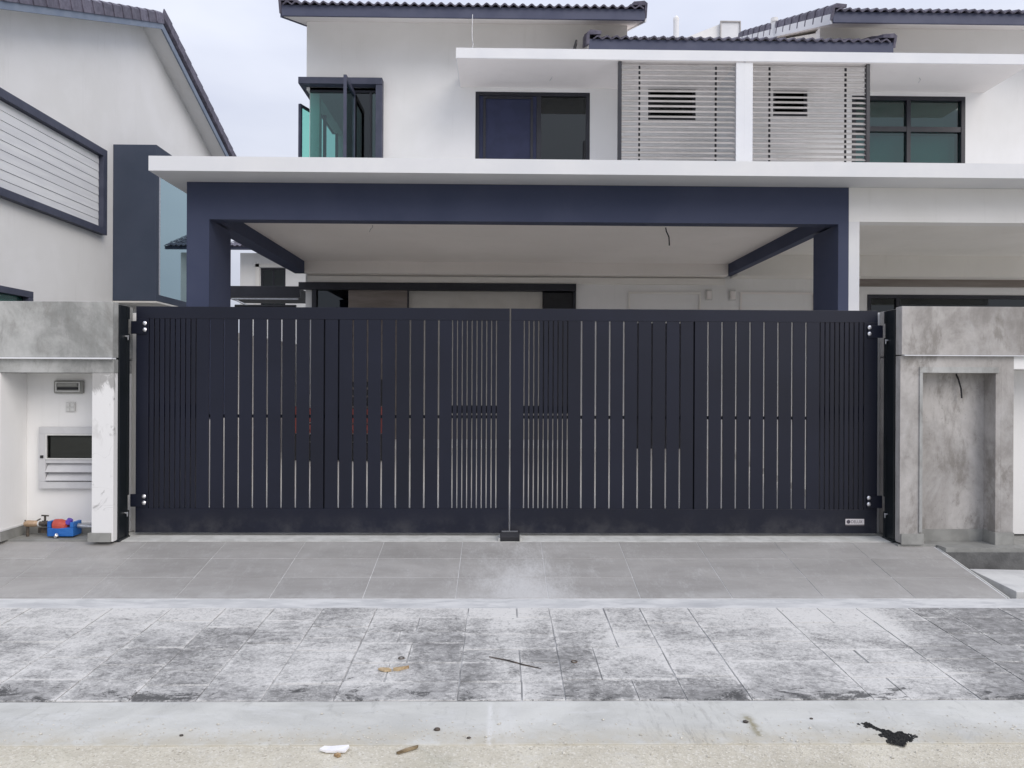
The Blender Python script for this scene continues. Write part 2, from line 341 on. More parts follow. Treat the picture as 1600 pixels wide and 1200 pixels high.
def share(src, parent, wloc, rot=None):      # a repeat of a part that shares its mesh
    c = src.copy(); COL.objects.link(c); c.parent = parent
    c.location = Vector(wloc)-Vector(parent['o']); c['o'] = tuple(wloc)
    if rot: c.rotation_euler = rot
    return c
def thing(name, label, cat, loc=(0, 0, 0), group=None):
    o = bpy.data.objects.new(name, None); COL.objects.link(o); o.location = loc; o['o'] = tuple(loc); o.empty_display_size = .1
    o['label'] = label; o['category'] = cat
    if group: o['group'] = group
    return o
def tag(o, label, cat, group=None):
    o['label'] = label; o['category'] = cat
    if group: o['group'] = group
    return o
def struct(o, label=None):
    o['kind'] = 'structure'
    if label: o['label'] = label
    return o
def holed(bm, a0, a1, z0, z1, d0, d1, holes, axis='x'):
    """wall sheet with thickness and rectangular holes; a runs along axis, d is across it"""
    As = sorted({a0, a1, *[h[0] for h in holes], *[h[1] for h in holes]}); Zs = sorted({z0, z1, *[h[2] for h in holes], *[h[3] for h in holes]})
    def P(a, d, z): return (a, d, z) if axis == 'x' else (d, a, z)
    cache = {}
    def V(a, d, z):
        k = (round(a, 5), d, round(z, 5))
        if k not in cache: cache[k] = bm.verts.new(P(a, d, z))
        return cache[k]
    def solid(i, j):
        if i < 0 or j < 0 or i >= len(As)-1 or j >= len(Zs)-1: return False
        ca, cz = (As[i]+As[i+1])/2, (Zs[j]+Zs[j+1])/2
        return not any(h[0] < ca < h[1] and h[2] < cz < h[3] for h in holes)
    for i in range(len(As)-1):
        for j in range(len(Zs)-1):
            if not solid(i, j): continue
            A, A2, Z, Z2 = As[i], As[i+1], Zs[j], Zs[j+1]
            for d in (d0, d1): bm.faces.new((V(A, d, Z), V(A2, d, Z), V(A2, d, Z2), V(A, d, Z2)))
            for (ii, jj, p, q) in ((i-1, j, (A, Z), (A, Z2)), (i+1, j, (A2, Z), (A2, Z2)), (i, j-1, (A, Z), (A2, Z)), (i, j+1, (A, Z2), (A2, Z2))):
                if not solid(ii, jj): bm.faces.new((V(p[0], d0, p[1]), V(q[0], d0, q[1]), V(q[0], d1, q[1]), V(p[0], d1, p[1])))
def frame_boxes(x0, x1, y0, y1, z0, z1, w):
    return [(x0, x1, y0, y1, z1-w, z1), (x0, x1, y0, y1, z0, z0+w), (x0, x0+w, y0, y1, z0+w, z1-w), (x1-w, x1, y0, y1, z0+w, z1-w)]

# ---------------------------------------------------------------- ground, road, pavement
def sheet(bm, xs, prof):     # prof: list of (y, z) from front to back, solid down to -0.6
    for (ya, za), (yb, zb) in zip(prof, prof[1:]):
        v = [bm.verts.new(p) for p in ((xs[0], ya, za), (xs[1], ya, za), (xs[1], yb, zb), (xs[0], yb, zb))]
        bm.faces.new(v)
bm = bmesh.new(); box(bm, -300, 300, -300, 300, -1.2, -1.0)
struct(obj('ground', bm, 'ground'))
bm = bmesh.new(); box(bm, -60, 60, -8, 3.04, -.9, -.256)
bmesh.ops.subdivide_edges(bm, edges=bm.edges[:], cuts=1)
struct(obj('road', bm, 'road'))
bm = bmesh.new(); box(bm, -60, 60, 3.04, 3.452, -.9, -.250)
struct(obj('road_edge_strip', bm, 'band', bev=.006))
# cement strip between tiles and stones
bm = bmesh.new()
prism(bm, [(-12, 4.69, -.193), (-12, 4.89, -.189), (-12, 4.89, -.9), (-12, 4.69, -.9)], (24, 0, 0))
struct(obj('cement_strip', bm, 'kerb', bev=.004))
# paving of split stones, laid on a mortar bed that falls towards the road
def zs(y): return -.190-.047*(4.69-y)
bm = bmesh.new()
prism(bm, [(-12, 3.452, zs(3.452)-.0035), (-12, 4.69, zs(4.69)-.0035), (-12, 4.69, -.9), (-12, 3.452, -.9)], (24, 0, 0))
pav = struct(obj('pavement', bm, 'groutd'))
def stone(xa, xb, ya, yb):
    jx, jy = R.uniform(.002, .0045), R.uniform(.002, .004)
    X0, X1, Y0, Y1 = xa+jx, xb-jx, yb+jy, ya-jy
    bm = bmesh.new(); dz = R.uniform(-.0012, .002)
    box(bm, X0, X1, Y0, Y1, -.03, 0)
    for v in bm.verts:
        v.co.z += zs(v.co.y)+dz+.001; v.co.x += R.uniform(-.003, .003)
        if yb > 3.46: v.co.y += R.uniform(-.001, .001)
    obj('paving_stone', bm, 'stone', pav, loc=((X0+X1)/2, (Y0+Y1)/2, zs((Y0+Y1)/2)), bev=.0018)
x = -4.62
while x < 4.9:               # bays running towards the road, each course one wide stone or two narrow ones
    w = R.choice((.50, .56, .33, .30, .36)); y = 4.688
    while y > 3.46:
        ny = y-R.choice((.17, .22, .26, .32, .40))
        if ny < 3.60: ny = 3.455
        if w > .4 and R.random() < .55:
            m_ = x+w*R.choice((.35, .5, .6)); 
            if y-ny > .3 and R.random() < .4:
                h_ = y-(y-ny)*.5; stone(x, m_, y, h_); stone(x, m_, h_, ny); stone(m_, x+w, y, ny)
            else: stone(x, m_, y, ny); stone(m_, x+w, y, ny)
        else: stone(x, x+w, y, ny)
        y = ny
    x += w
# far left / right beyond the stones
# tiled driveway apron, sloping from the gate down to the strip
APX0, APX1 = -5.68, 3.32
def za(y): return -.19*(5.87-y)
bm = bmesh.new()
prism(bm, [(APX0, 4.893, za(4.893)-.0022), (APX0, 5.80, za(5.80)-.0022), (APX0, 5.80, -.9), (APX0, 4.893, -.9)], (APX1-APX0+.012, 0, 0))
ap = struct(obj('driveway', bm, 'grout'))
yj = [5.80, 5.497, 5.192, 4.890]
proto = None
for j in range(3):
    for i in range(15):
        cx, cy = APX0+.3+.6*i, (yj[j]+yj[j+1])/2
        if proto is None:
            bm = bmesh.new(); box(bm, -.2977, .2977, -.1512, .1512, -.012, 0)
            proto = obj('tile', bm, 'tile', ap, loc=(0, 0, 0), bev=.0012); proto.rotation_euler = (math.atan(.19), 0, 0)
            proto.location = Vector((cx, cy, za(cy)+.0005)); o = proto
        else: o = share(proto, ap, (cx, cy, za(cy)+R.uniform(.0001, .0012)), (math.atan(.19)+R.uniform(-.001, .001), 0, 0))
bm = bmesh.new()             # aluminium edge trim on the right end of the apron
prism(bm, [(3.3325, 4.887, za(4.887)+.002), (3.3325, 5.70, za(5.70)+.002), (3.3325, 5.70, za(5.70)-.03), (3.3325, 4.887, za(4.887)-.03)], (.010, 0, 0))
obj('edge_trim', bm, 'rail', ap)
# pale threshold under the gate
bm = bmesh.new(); prism(bm, [(-2.95, 5.805, -.010), (-2.95, 6.10, .004), (-2.95, 6.10, -.5), (-2.95, 5.805, -.5)], (5.99, 0, 0))
struct(obj('threshold', bm, 'rail', bev=.002))
# ledge and floor in front of and inside the wall niches
bm = bmesh.new(); box(bm, 3.345, 9, 5.60, 5.7195, -.5, -.012); box(bm, 3.045, 9, 5.72, 6.2, -.5, -.0125)
struct(obj('ledge', bm, 'skirt', bev=.002))
B('drain_side', 'drainc', None, (3.345, 9, 5.588, 5.5995, -.62, -.045))['kind'] = 'structure'  # thin darker sheet facing the ledge on its drain side
bm = bmesh.new(); box(bm, -12, -2.955, 5.803, 6.2, -.5, .0)
struct(obj('niche_floor', bm, 'skirt', bev=.002))
# open drain on the right with a loose cover
bm = bmesh.new(); box(bm, 3.345, 12, 4.95, 5.60, -.9, -.62); box(bm, 3.345, 12, 4.892, 4.95, -.62, -.215)
struct(obj('drain_channel', bm, 'drainc', bev=.004))
bm = bmesh.new(); box(bm, -.5, .5, -.27, .27, -.07, 0)
cv = tag(obj('drain_cover', bm, 'cover', bev=.006), 'loose pale concrete slab lying in the open drain right of the tiled driveway', 'drain cover')
cv.location = (3.94, 5.20, -.155); cv.rotation_euler = (.035, .01, -.04)
# yard floor behind the gate, rising gently to the house
bm = bmesh.new(); prism(bm, [(-2.92, 6.1, .002), (-2.92, 10.6, .30), (-2.92, 10.6, -.9), (-2.92, 6.1, -.9)], (5.97, 0, 0))
struct(obj('porch_floor', bm, 'porch_floor'))
bm = bmesh.new(); prism(bm, [(3.2, 6.2, .002), (3.2, 10.6, .29), (3.2, 10.6, -.9), (3.2, 6.2, -.9)], (7, 0, 0))
struct(obj('neighbour_porch_floor', bm, 'porch_floor'))
bm = bmesh.new(); prism(bm, [(-6.35, 6.2, .0), (-6.35, 20, .25), (-6.35, 20, -.9), (-6.35, 6.2, -.9)], (3.2, 0, 0))
struct(obj('side_yard', bm, 'drainc'))
# grit scattered where the strip meets the road
bm = bmesh.new()
for k in range(2600):
    px, py = R.uniform(-2.6, 2.6), 3.06+R.gauss(0, .10) if R.random() < .8 else R.uniform(2.4, 3.35)
    r = R.choice((.0012, .0018, .0025, .004)) if R.random() < .985 else .007
    zt = -.256 if py < 3.04 else -.250
    m = Matrix.Translation((px, py, zt+r*.3)) @ Matrix.Rotation(R.random()*6, 4, 'Z') @ Matrix.Diagonal((r*1.4, r, r*.7, 1))
    t = [bm.verts.new(m @ Vector(p)) for p in ((1,0,0),(0,1,0),(-1,0,0),(0,-1,0),(0,0,1))]
    for a in range(4): bm.faces.new((t[a], t[(a+1) % 4], t[4]))
o = obj('grit', bm, surf('pale_grit', (.44, .41, .34), (.64, .61, .53), 60, .9, 50, 0)); o['kind'] = 'stuff'; o['label'] = 'fine sandy grit along the road edge'

# ---------------------------------------------------------------- roofs
PITCH = .375
def wave_tile(w=.237, rolls=2, amp=.017, ln=.34, th=.02):
    bm = bmesh.new(); n = rolls*6
    tp = [(w*i/n-w/2, amp*math.cos(2*math.pi*rolls*i/n+math.pi)) for i in range(n+1)]
    A = []
    for (yy, k) in ((0, 0), (ln, 0)):
        A.append([bm.verts.new((x_, yy, z_+th)) for x_, z_ in tp]); A.append([bm.verts.new((x_, yy, z_)) for x_, z_ in tp])
    for i in range(n):
        bm.faces.new((A[0][i], A[0][i+1], A[2][i+1], A[2][i])); bm.faces.new((A[1][i], A[3][i], A[3][i+1], A[1][i+1]))
        bm.faces.new((A[0][i], A[1][i], A[1][i+1], A[0][i+1])); bm.faces.new((A[2][i], A[2][i+1], A[3][i+1], A[3][i]))
    bm.faces.new((A[0][0], A[2][0], A[3][0], A[1][0])); bm.faces.new((A[0][n], A[1][n], A[3][n], A[2][n]))
    return bm
def eaves_roof(parent, x0, x1, y0, z0, y1, mirror_dir=1):
    """courses of rolled tiles: the eaves course as single tiles, those behind as one joined field"""
    ang = math.atan(PITCH); first = None; n = max(1, round((x1-x0)/.24)); w = (x1-x0)/n
    for i in range(n):
        p = (x0+w*(i+.5), y0, z0)
        if first is None:
            bm = wave_tile(w-.003); first = obj('roof_tile', bm, 'rooftile', parent, loc=(0, 0, 0)); first.rotation_euler = (ang, 0, 0)
            first.location = Vector(p)-Vector(parent['o'])
        else: share(first, parent, (p[0], p[1]+R.uniform(-.006, .006), p[2]), (ang+R.uniform(-.01, .01), 0, 0))
    bm = bmesh.new(); rows = int((y1-y0)/.30); cols = n*2*4
    for r_ in range(1, rows+1):
        ya = y0+.30*r_; yb = ya+.34
        a, b = [], []
        for c_ in range(cols+1):
            X = x0+(x1-x0)*c_/cols; h = .017*math.cos(2*math.pi*c_/4+math.pi)+.02
            a.append(bm.verts.new((X, ya, z0+(ya-y0)*PITCH+h+.012))); b.append(bm.verts.new((X, yb, z0+(yb-y0)*PITCH+h-.012)))
        for c_ in range(cols): bm.faces.new((a[c_], a[c_+1], b[c_+1], b[c_]))
    f = obj('tile_field', bm, 'rooftile', parent); f['kind'] = 'stuff'
    return f
def verge_row(parent, X, ya, za_, yb, zb, inward, h=.15, wdt=.17):
    """row of folded verge tiles climbing from (ya,za_) to (yb,zb); the cheek hangs at X and the cap turns inward"""
    L_ = math.hypot(yb-ya, zb-za_); n = max(1, round(L_/.315)); st = L_/n; ang = math.atan2(zb-za_, yb-ya); first = None
    for i in range(n):
        p = (X, ya+(yb-ya)*i/n, za_+(zb-za_)*i/n)
        if first is None:
            bm = bmesh.new(); s = inward
            # lower end fatter than the upper end so each tile laps the one above
            def sec(y, g): return [(-s*g, y, -h), (-s*g, y, .012+g), (s*.03, y, .042+g), (s*wdt, y, .030+g), (s*wdt, y, .0), (s*.02, y, 0), (s*.02, y, -h)]
            a = [bm.verts.new(q) for q in sec(0, .014)]; b = [bm.verts.new(q) for q in sec(st+.02, 0)]
            m_ = len(a); bm.faces.new(a); bm.faces.new(b[::-1])
            for k in range(m_): bm.faces.new((a[k], a[(k+1) % m_], b[(k+1) % m_], b[k]))
            first = obj('verge_tile', bm, 'rooftile', parent, loc=(0, 0, 0), bev=.004); first.rotation_euler = (ang, 0, 0)
            first.location = Vector(p)-Vector(parent['o'])
        else: share(first, parent, p, (ang+R.uniform(-.006, .006), 0, 0))

# ---------------------------------------------------------------- the pair of houses
CX = 6.27                    # mirror sum: the neighbour is the mirror image about x = 3.135
YW = 10.6                    # front wall of the houses
def build_house(mine):
    f = (lambda x: x) if mine else (lambda x: CX-x)
    sg = 1 if mine else -1
    def bx(x0, x1, *r): a, b = sorted((f(x0), f(x1))); return (a, b, *r)
    if mine: H = thing('terrace_house', 'two storey white house with navy car porch behind the double gate', 'house', (0, 10.6, 0))
    else: H = thing('terrace_house', 'adjoining white house on the right with white car porch and four pane window', 'house', (f(0), 10.6, 0))
    # front wall with openings
    if mine:
        holes = [(-.36, 1.25, 3.30, 5.305), (2.07, 2.745, 4.93, 5.47), (-2.62, 1.06, .42, 2.60), (-2.72, -1.71, 3.45, 5.30)]
        bath = (2.07, 2.745, 4.93, 5.47)
    else:
        a = [(4.96, 6.58, 3.30, 5.30), (3.84, 4.33, 5.0, 5.46), (5.19, 7.6, .30, 2.49)]
        holes = a; bath = a[1]
    lo, hi = sorted((f(-2.712), f(3.1349)))
    bm = bmesh.new(); holed(bm, lo, hi, -.3, 6.26, YW, YW+.14, holes+[(*sorted((f(1.77), f(3.1349))), 5.80, 6.26)])
    obj('front_wall', bm, 'white', H)
    # side and back walls, first floor slab, party wall
    xo = f(-2.712); gx = f(1.76)
    if mine:
        bm = bmesh.new(); holed(bm, YW+.141, 16.0, -.3, 6.3, xo, xo+.14, [(YW+.25, YW+1.9, 3.45, 5.27), (YW+2.6, YW+3.4, 3.9, 5.1)], 'y')
        obj('side_wall', bm, 'white', H)
    else: B('side_wall', 'white', H, (*sorted((xo, xo-.14)), YW+.141, 16.0, -.3, 6.3))
    B('back_wall', 'white', H, (min(lo, hi)+.141, max(lo, hi)-.001, 15.86, 16.0, -.3, 6.3))
    B('party_wall', 'cream', H, bx(3.02, 3.1348, YW+.141, 15.85, -.3, 5.75))
    B('floor_slab', 'cream', H, bx(-2.57, 3.01, YW+.141, 15.85, 2.95, 3.15))
    B('room_partition', 'dark_room', H, bx(1.45, 1.53, YW+.141, 15.85, 3.151, 6.19), bx(-2.56, 1.44, 12.9, 12.98, 3.151, 6.29), bx(-2.56, 3.0, 13.2, 13.28, -.29, 2.94))
    B('ceiling', 'soffit', H, bx(-2.57, 1.60, YW+.142, 15.84, 6.20, 6.23), bx(1.601, 3.01, YW+.142, 15.84, 5.70, 5.74))
    # gable between the roof slopes (inner end, over the lower middle bay)
    zr = lambda y: 6.0+(y-9.9)*PITCH
    for gxx in ((f(-2.712), f(-2.572)), (f(1.76), f(1.62))):
        bm = bmesh.new(); a, b = sorted(gxx)
        z_top = zr(13.8)
        prism(bm, [(a, YW+.141, 5.9), (a, 16.0, 5.9), (a, 16.0, zr(11.6)-.02), (a, 13.8, z_top-.02), (a, YW+.141, zr(YW)-.02)], (b-a, 0, 0))
        # lower than the wall top on the outer side: nudge so the faces never coincide
        for v in bm.verts: v.co.x += .002*(1 if gxx[0] == f(1.76) else -1)*sg
        obj('gable_wall', bm, 'cream' if gxx[0] == f(1.76) else 'white', H)
    # ---- main roof
    RX0, RX1 = sorted((f(-2.868), f(1.888)))
    rf = B('roof', 'fascia', H, (RX0, RX1, 9.9, 9.93, 5.995, 6.135)); rf['label'] = 'main roof with dark blue fascia and grey rolled tiles'
    bm = bmesh.new()         # soffit following the slope, then the slope behind the ridge
    prism(bm, [(RX0+.004, 9.931, 5.998), (RX0+.004, 13.8, zr(13.8)), (RX0+.004, 17.0, zr(13.8)-3.2*PITCH), (RX0+.004, 17.0, zr(13.8)-3.2*PITCH+.07), (RX0+.004, 13.8, zr(13.8)+.075), (RX0+.004, 9.931, 6.10)], (RX1-RX0-.008, 0, 0))
    obj('soffit', bm, 'soffit', rf)
    eaves_roof(rf, RX0+.02, RX1-.02, 9.86, 6.135, 13.9)
    ins = -1 if mine else 1  # the inner verge of each roof faces the other house
    xv = f(1.90); verge_row(rf, xv, 9.865, 6.17, 13.85, 6.17+3.99*PITCH, ins)
    xv2 = f(-2.89); verge_row(rf, xv2, 9.865, 6.17, 13.85, 6.17+3.99*PITCH, -ins)
    for xx, s2 in ((f(1.89), ins), (f(-2.872), -ins)):
        bm = bmesh.new(); prism(bm, [(xx, 9.932, 5.985), (xx, 13.8, zr(13.8)-.01), (xx, 13.8, zr(13.8)+.12), (xx, 9.932, 6.12)], (.022*-s2, 0, 0))
        obj('barge_board', bm, 'lintel_white' if xx == f(1.89) else 'fascia', rf)
    # ---- lower roof over the middle bay
    LX0, LX1 = sorted((f(1.14), f(3.1348)))
    lr = B('lower_roof', 'fascia', H, (LX0, LX1, 9.80, 9.825, 5.50, 5.69)); lr['label'] = 'low tiled roof over the louvred bay'
    bm = bmesh.new(); prism(bm, [(LX0+.004, 9.826, 5.60), (LX0+.004, 13.0, 5.60+3.17*PITCH*.55), (LX0+.004, 13.0, 5.66+3.17*PITCH*.55), (LX0+.004, 9.826, 5.66)], (LX1-LX0-.006, 0, 0))
    obj('soffit', bm, 'soffit', lr)
    ang0 = math.atan(PITCH)
    eaves_roof(lr, LX0+.05 if mine else LX0, LX1 if mine else LX1-.05, 9.77, 5.69, 10.35)
    xv = f(1.125); verge_row(lr, xv, 9.765, 5.735, 10.4, 5.735+.63*PITCH, 1 if mine else -1, h=.12)
    # ---- balcony slab / canopy over the upper openings, and its party fin
    SX0, SX1 = sorted((f(-.58), f(3.1348)))
    B('upper_canopy', 'lintel_white', H, (SX0, SX1, 9.66, YW-.001, 5.365, 5.495))
    B('canopy_soffit', 'soffit', H, (SX0+.01, SX1-.01 if mine else SX1-.01, 9.67, YW-.002, 5.357, 5.3645))
    B('fin_wall', 'lintel_white', H, bx(3.028, 3.1348, 9.68, YW-.002, 3.19, 5.3565))
    # ---- louvre screen
    s0, s1 = (1.505, 3.028)
    sc = B('louvre_screen', 'alu', H, bx(s0, s0+.044, 9.68, 9.74, 3.19, 5.352)); sc['label'] = 'horizontal louvre screen with pale slats'
    for xx in (1.79, 2.785): B('support_bar', 'alu', sc, bx(xx-.010, xx+.010, 9.745, 9.77, 3.19, 5.34))
    first = None; a, b = sorted((f(s0+.046), f(s1-.003)))
    for k in range(25):
        z = 5.325-k*.0665
        if first is None:
            bm = bmesh.new(); prism(bm, [(a, -.018, -.017), (a, -.014, -.021), (a, .020, .013), (a, .016, .018)], (b-a, 0, 0))
            for v in bm.verts: v.co.y += 9.71; v.co.z += z
            first = obj('slat', bm, 'slat', sc, loc=((a+b)/2, 9.71, z))
        else: share(first, sc, ((a+b)/2, 9.71, z+R.uniform(-.002, .002)), (R.uniform(-.05, .05), 0, 0))
    # bathroom window behind the screen
    hx = bath
    w = B('bathroom_window', 'alu', H, *frame_boxes(hx[0]+.002, hx[1]-.002, YW+.02, YW+.07, hx[2]+.002, hx[3]-.002, .035))
    for k in range(5):
        z = hx[2]+.07+k*(hx[3]-hx[2]-.1)/4.6
        bm = bmesh.new(); prism(bm, [(hx[0]+.04, YW+.03, z-.045), (hx[0]+.04, YW+.036, z-.045), (hx[0]+.04, YW+.066, z+.045), (hx[0]+.04, YW+.06, z+.045)], (hx[1]-hx[0]-.08, 0, 0))
        obj('pane', bm, 'glass_dark', w)
    B('dark_backing', 'rubber', w, (hx[0]+.002, hx[1]-.002, YW+.09, YW+.10, hx[2]+.002, hx[3]-.002))  # black sheet standing in for the unlit room behind the panes
    # ---- ground floor car porch
    Y0 = 7.0
    pm = 'navy' if mine else 'cream'
    pb = 'navy' if mine else 'white'
    px0, px1 = (-2.889, 3.248) if mine else (3.250, 9.2)
    cx1 = 3.155
    if mine:
        B('porch_beam', pb, H, (px0, 3.25, Y0, Y0+.15, 2.705, 3.048))
        B('porch_column', pb, H, (px0, -2.683, Y0, Y0+.56, .86, 2.705))
        B('column_base', 'white', H, (px0+.002, -2.685, Y0, Y0+.558, -.3, .8585), bev=.004)
        B('porch_column', pb, H, (3.153, 3.25, Y0, Y0+.56, -.3, 2.705))
        B('side_beam', pb, H, (px0+.02, -2.684, Y0+.151, YW-.001, 2.73, 3.045), bev=.004)
        B('side_beam', pb, H, (3.15, 3.249, Y0+.151, YW-.001, 2.73, 3.045), bev=.004)
        B('porch_ceiling', 'soffit', H, (-2.683, 3.149, Y0+.151, YW-.22, 2.87, 3.046))
        B('wall_beam', 'soffit', H, (-2.683, 3.149, YW-.2195, YW-.001, 2.712, 3.046), bev=.003)
        B('wall_band', 'cream', H, (-2.68, 3.148, YW-.06, YW-.001, 2.606, 2.690))
        B('balcony_slab', 'lintel_white', H, (-3.074, 3.1348, 6.64, YW-.002, 3.049, 3.178))
    else:
        B('porch_beam', pb, H, (3.2515, px1, Y0, Y0+.15, 2.73, 3.048))
        B('porch_column', 'lintel_white', H, (3.2515, 3.352, Y0, Y0+.56, -.3, 2.73))
        B('porch_ceiling', 'cream', H, (3.2515, px1, Y0+.151, YW-.30, 2.99, 3.046))
        B('wall_beam', 'cream', H, (3.2515, px1, YW-.2995, YW-.001, 2.70, 3.046), bev=.003)
        B('wall_band', 'brown_panel', H, (4.9, px1, YW-.06, YW-.002, 2.60, 2.699))
        B('balcony_slab', 'lintel_white', H, (3.1352, 9.35, 6.64, YW-.002, 3.049, 3.178))
    return H
MINE = build_house(True); NEXT = build_house(False)

def window(parent, name, x0, x1, z0, z1, y, panes, mat='glass', fw=.05, mid=None, fm='alu'):
    w = B(name, fm, parent, *frame_boxes(x0, x1, y, y+.06, z0, z1, fw), *(mid or []))
    for (a, b, c, d) in panes: B('pane', mat if isinstance(mat, str) else mat.pop(0), w, (a, b, y+.025, y+.033, c, d))
    return w
# sliding door above the porch
sw = B('sliding_door', 'alu', MINE, *frame_boxes(-.358, 1.248, YW+.015, YW+.085, 3.302, 5.303, .05), (.50, .565, YW+.02, YW+.08, 3.352, 5.253))
sw['label'] = 'upper dark framed sliding door under the canopy'
B('pane', 'glass_dark', sw, (.566, 1.197, YW+.04, YW+.048, 3.353, 5.252))
B('insect_screen', surf('navy_mesh_screen', (.020, .026, .062), (.026, .032, .075), 5, .7, 300, .2, .001), sw, (-.307, .499, YW+.03, YW+.04, 3.353, 5.252))
B('sash', 'alu', sw, *frame_boxes(-.25, .45, YW+.018, YW+.0295, 3.36, 5.245, .035))
B('handle', 'rubber', sw, (1.16, 1.185, YW-.012, YW+.036, 4.35, 4.62))
# neighbour's four pane window
nw = B('four_pane_window', 'alu', NEXT, *frame_boxes(4.962, 6.578, YW-.005, YW+.085, 3.302, 5.298, .055), (5.745, 5.80, YW-.001, YW+.08, 3.357, 5.243),
       (5.017, 5.744, YW+.003, YW+.078, 4.80, 4.87), (5.801, 6.523, YW+.003, YW+.078, 4.80, 4.87))
for a, b in ((5.018, 5.743), (5.802, 6.522)):
    for c, d in ((3.358, 4.799), (4.871, 5.242)):
        B('pane', 'glass', nw, (a, b, YW+.04, YW+.048, c, d))
# pale blinds inside the lower panes
B('pane_backing', surf('sea_green_blind', (.17, .25, .26), (.20, .28, .29), 2, .9, 40, 0), nw, (5.02, 6.52, YW+.16, YW+.165, 3.36, 4.79))
B('pane_backing', surf('dark_green_backing', (.05, .085, .07), (.065, .10, .08), 2, .9, 40, 0), nw, (5.02, 6.52, YW+.17, YW+.175, 4.7905, 5.24))  # no real blind: dark sheet added so the upper panes read dim
# corner window of the main house
cw = B('corner_window', 'trim', MINE,
       (-2.80, -1.645, 10.46, 10.745, 5.335, 5.425), (-1.735, -1.645, 10.47, 10.72, 3.45, 5.334), (-2.80, -2.70, 10.746, 12.6, 5.335, 5.425),
       (-2.80, -1.645, 10.46, 10.742, 3.36, 3.449), bev=.003)
cw['label'] = 'corner window with projecting blue surround and opened casements'
B('frame', 'alu', cw, (-2.674, -1.736, 10.60, 10.66, 5.27, 5.334), (-2.145, -2.10, 10.60, 10.66, 3.45, 5.269), (-1.84, -1.81, 10.60, 10.66, 3.45, 5.269),
  (-2.70, -2.66, 12.35, 12.40, 3.45, 5.27), (-2.70, -2.66, 11.50, 11.56, 3.45, 5.27), (-2.70, -2.66, 10.76, 12.5, 5.271, 5.33))
B('pane', 'glass', cw, (-2.673, -2.146, 10.62, 10.628, 3.45, 5.269))
B('pane', 'glass_dark', cw, (-2.099, -1.841, 10.625, 10.633, 3.45, 5.269))
B('pane', 'glass', cw, (-1.809, -1.737, 10.625, 10.633, 3.45, 5.269))
cs = B('casement', 'trim', cw, (-2.075, -2.035, 9.97, 10.0, 3.5, 5.262), (-2.075, -2.035, 10.56, 10.595, 3.5, 5.262), (-2.075, -2.035, 10.001, 10.559, 5.20, 5.262), (-2.075, -2.035, 10.001, 10.559, 3.5, 3.55))
cs['label'] = 'casement opened outwards at a right angle'
B('pane', 'glass', cs, (-2.058, -2.052, 10.001, 10.559, 3.551, 5.199))
def slab_between(p, q, z0, z1, th):
    d = Vector((q[0]-p[0], q[1]-p[1], 0)).normalized(); n_ = Vector((-d.y, d.x, 0))*th/2
    b_ = bmesh.new()
    prism(b_, [(p[0]+n_.x, p[1]+n_.y, z0), (q[0]+n_.x, q[1]+n_.y, z0), (q[0]-n_.x, q[1]-n_.y, z0), (p[0]-n_.x, p[1]-n_.y, z0)], (0, 0, z1-z0)); return b_
pa, pb_ = Vector((-2.885, 10.86)), Vector((-2.70, 11.36)); lerp = lambda t: tuple(pa+(pb_-pa)*t)
cs2 = obj('casement', slab_between(lerp(0), lerp(.075), 3.45, 5.20, .04), 'trim', cw)
cs2['label'] = 'side casement swung open beyond the corner of the house'
obj('rail', slab_between(lerp(.076), lerp(1), 5.165, 5.20, .035), 'trim', cs2); obj('rail', slab_between(lerp(.076), lerp(1), 3.45, 3.49, .035), 'trim', cs2)
obj('stile', slab_between(lerp(.95), lerp(1), 3.491, 5.164, .035), 'trim', cs2)
obj('pane', slab_between(lerp(.076), lerp(.949), 3.491, 5.164, .006), 'glass_pale', cs2)
bm = bmesh.new(); tube(bm, [(-2.862, 10.87, 3.95), (-2.83, 10.85, 3.93), (-2.78, 10.87, 3.87)], .007); obj('handle', bm, 'rubber', cs2)
# ground floor glazed front of the main house
gd = B('folding_door', 'alu', MINE, (-2.80, 1.06, YW-.075, YW-.003, 2.50, 2.603), (-2.62, -2.56, YW-.06, YW+.05, .42, 2.499), (1.02, 1.06, YW-.05, YW+.05, .42, 2.499), bev=.002)
gd['label'] = 'wide dark framed ground floor glazing seen above the gate'
B('pane', 'glass_dark', gd, (-2.559, -2.12, YW+.0, YW+.01, .42, 2.499))
B('panel', 'brown_panel', gd, (-2.118, -1.297, YW-.03, YW-.02, .42, 2.499))
B('divider', 'alu', gd, (-1.2965, -1.281, YW-.04, YW+.02, .42, 2.499))
B('curtain', 'curtain', gd, (-1.28, .595, YW+.02, YW+.03, .42, 2.499))
B('pane', 'rubber', gd, (.605, 1.019, YW-.03, YW-.02, .85, 2.48))
B('panel', 'curtain', gd, (.605, 1.019, YW-.02, YW-.01, .42, .848))
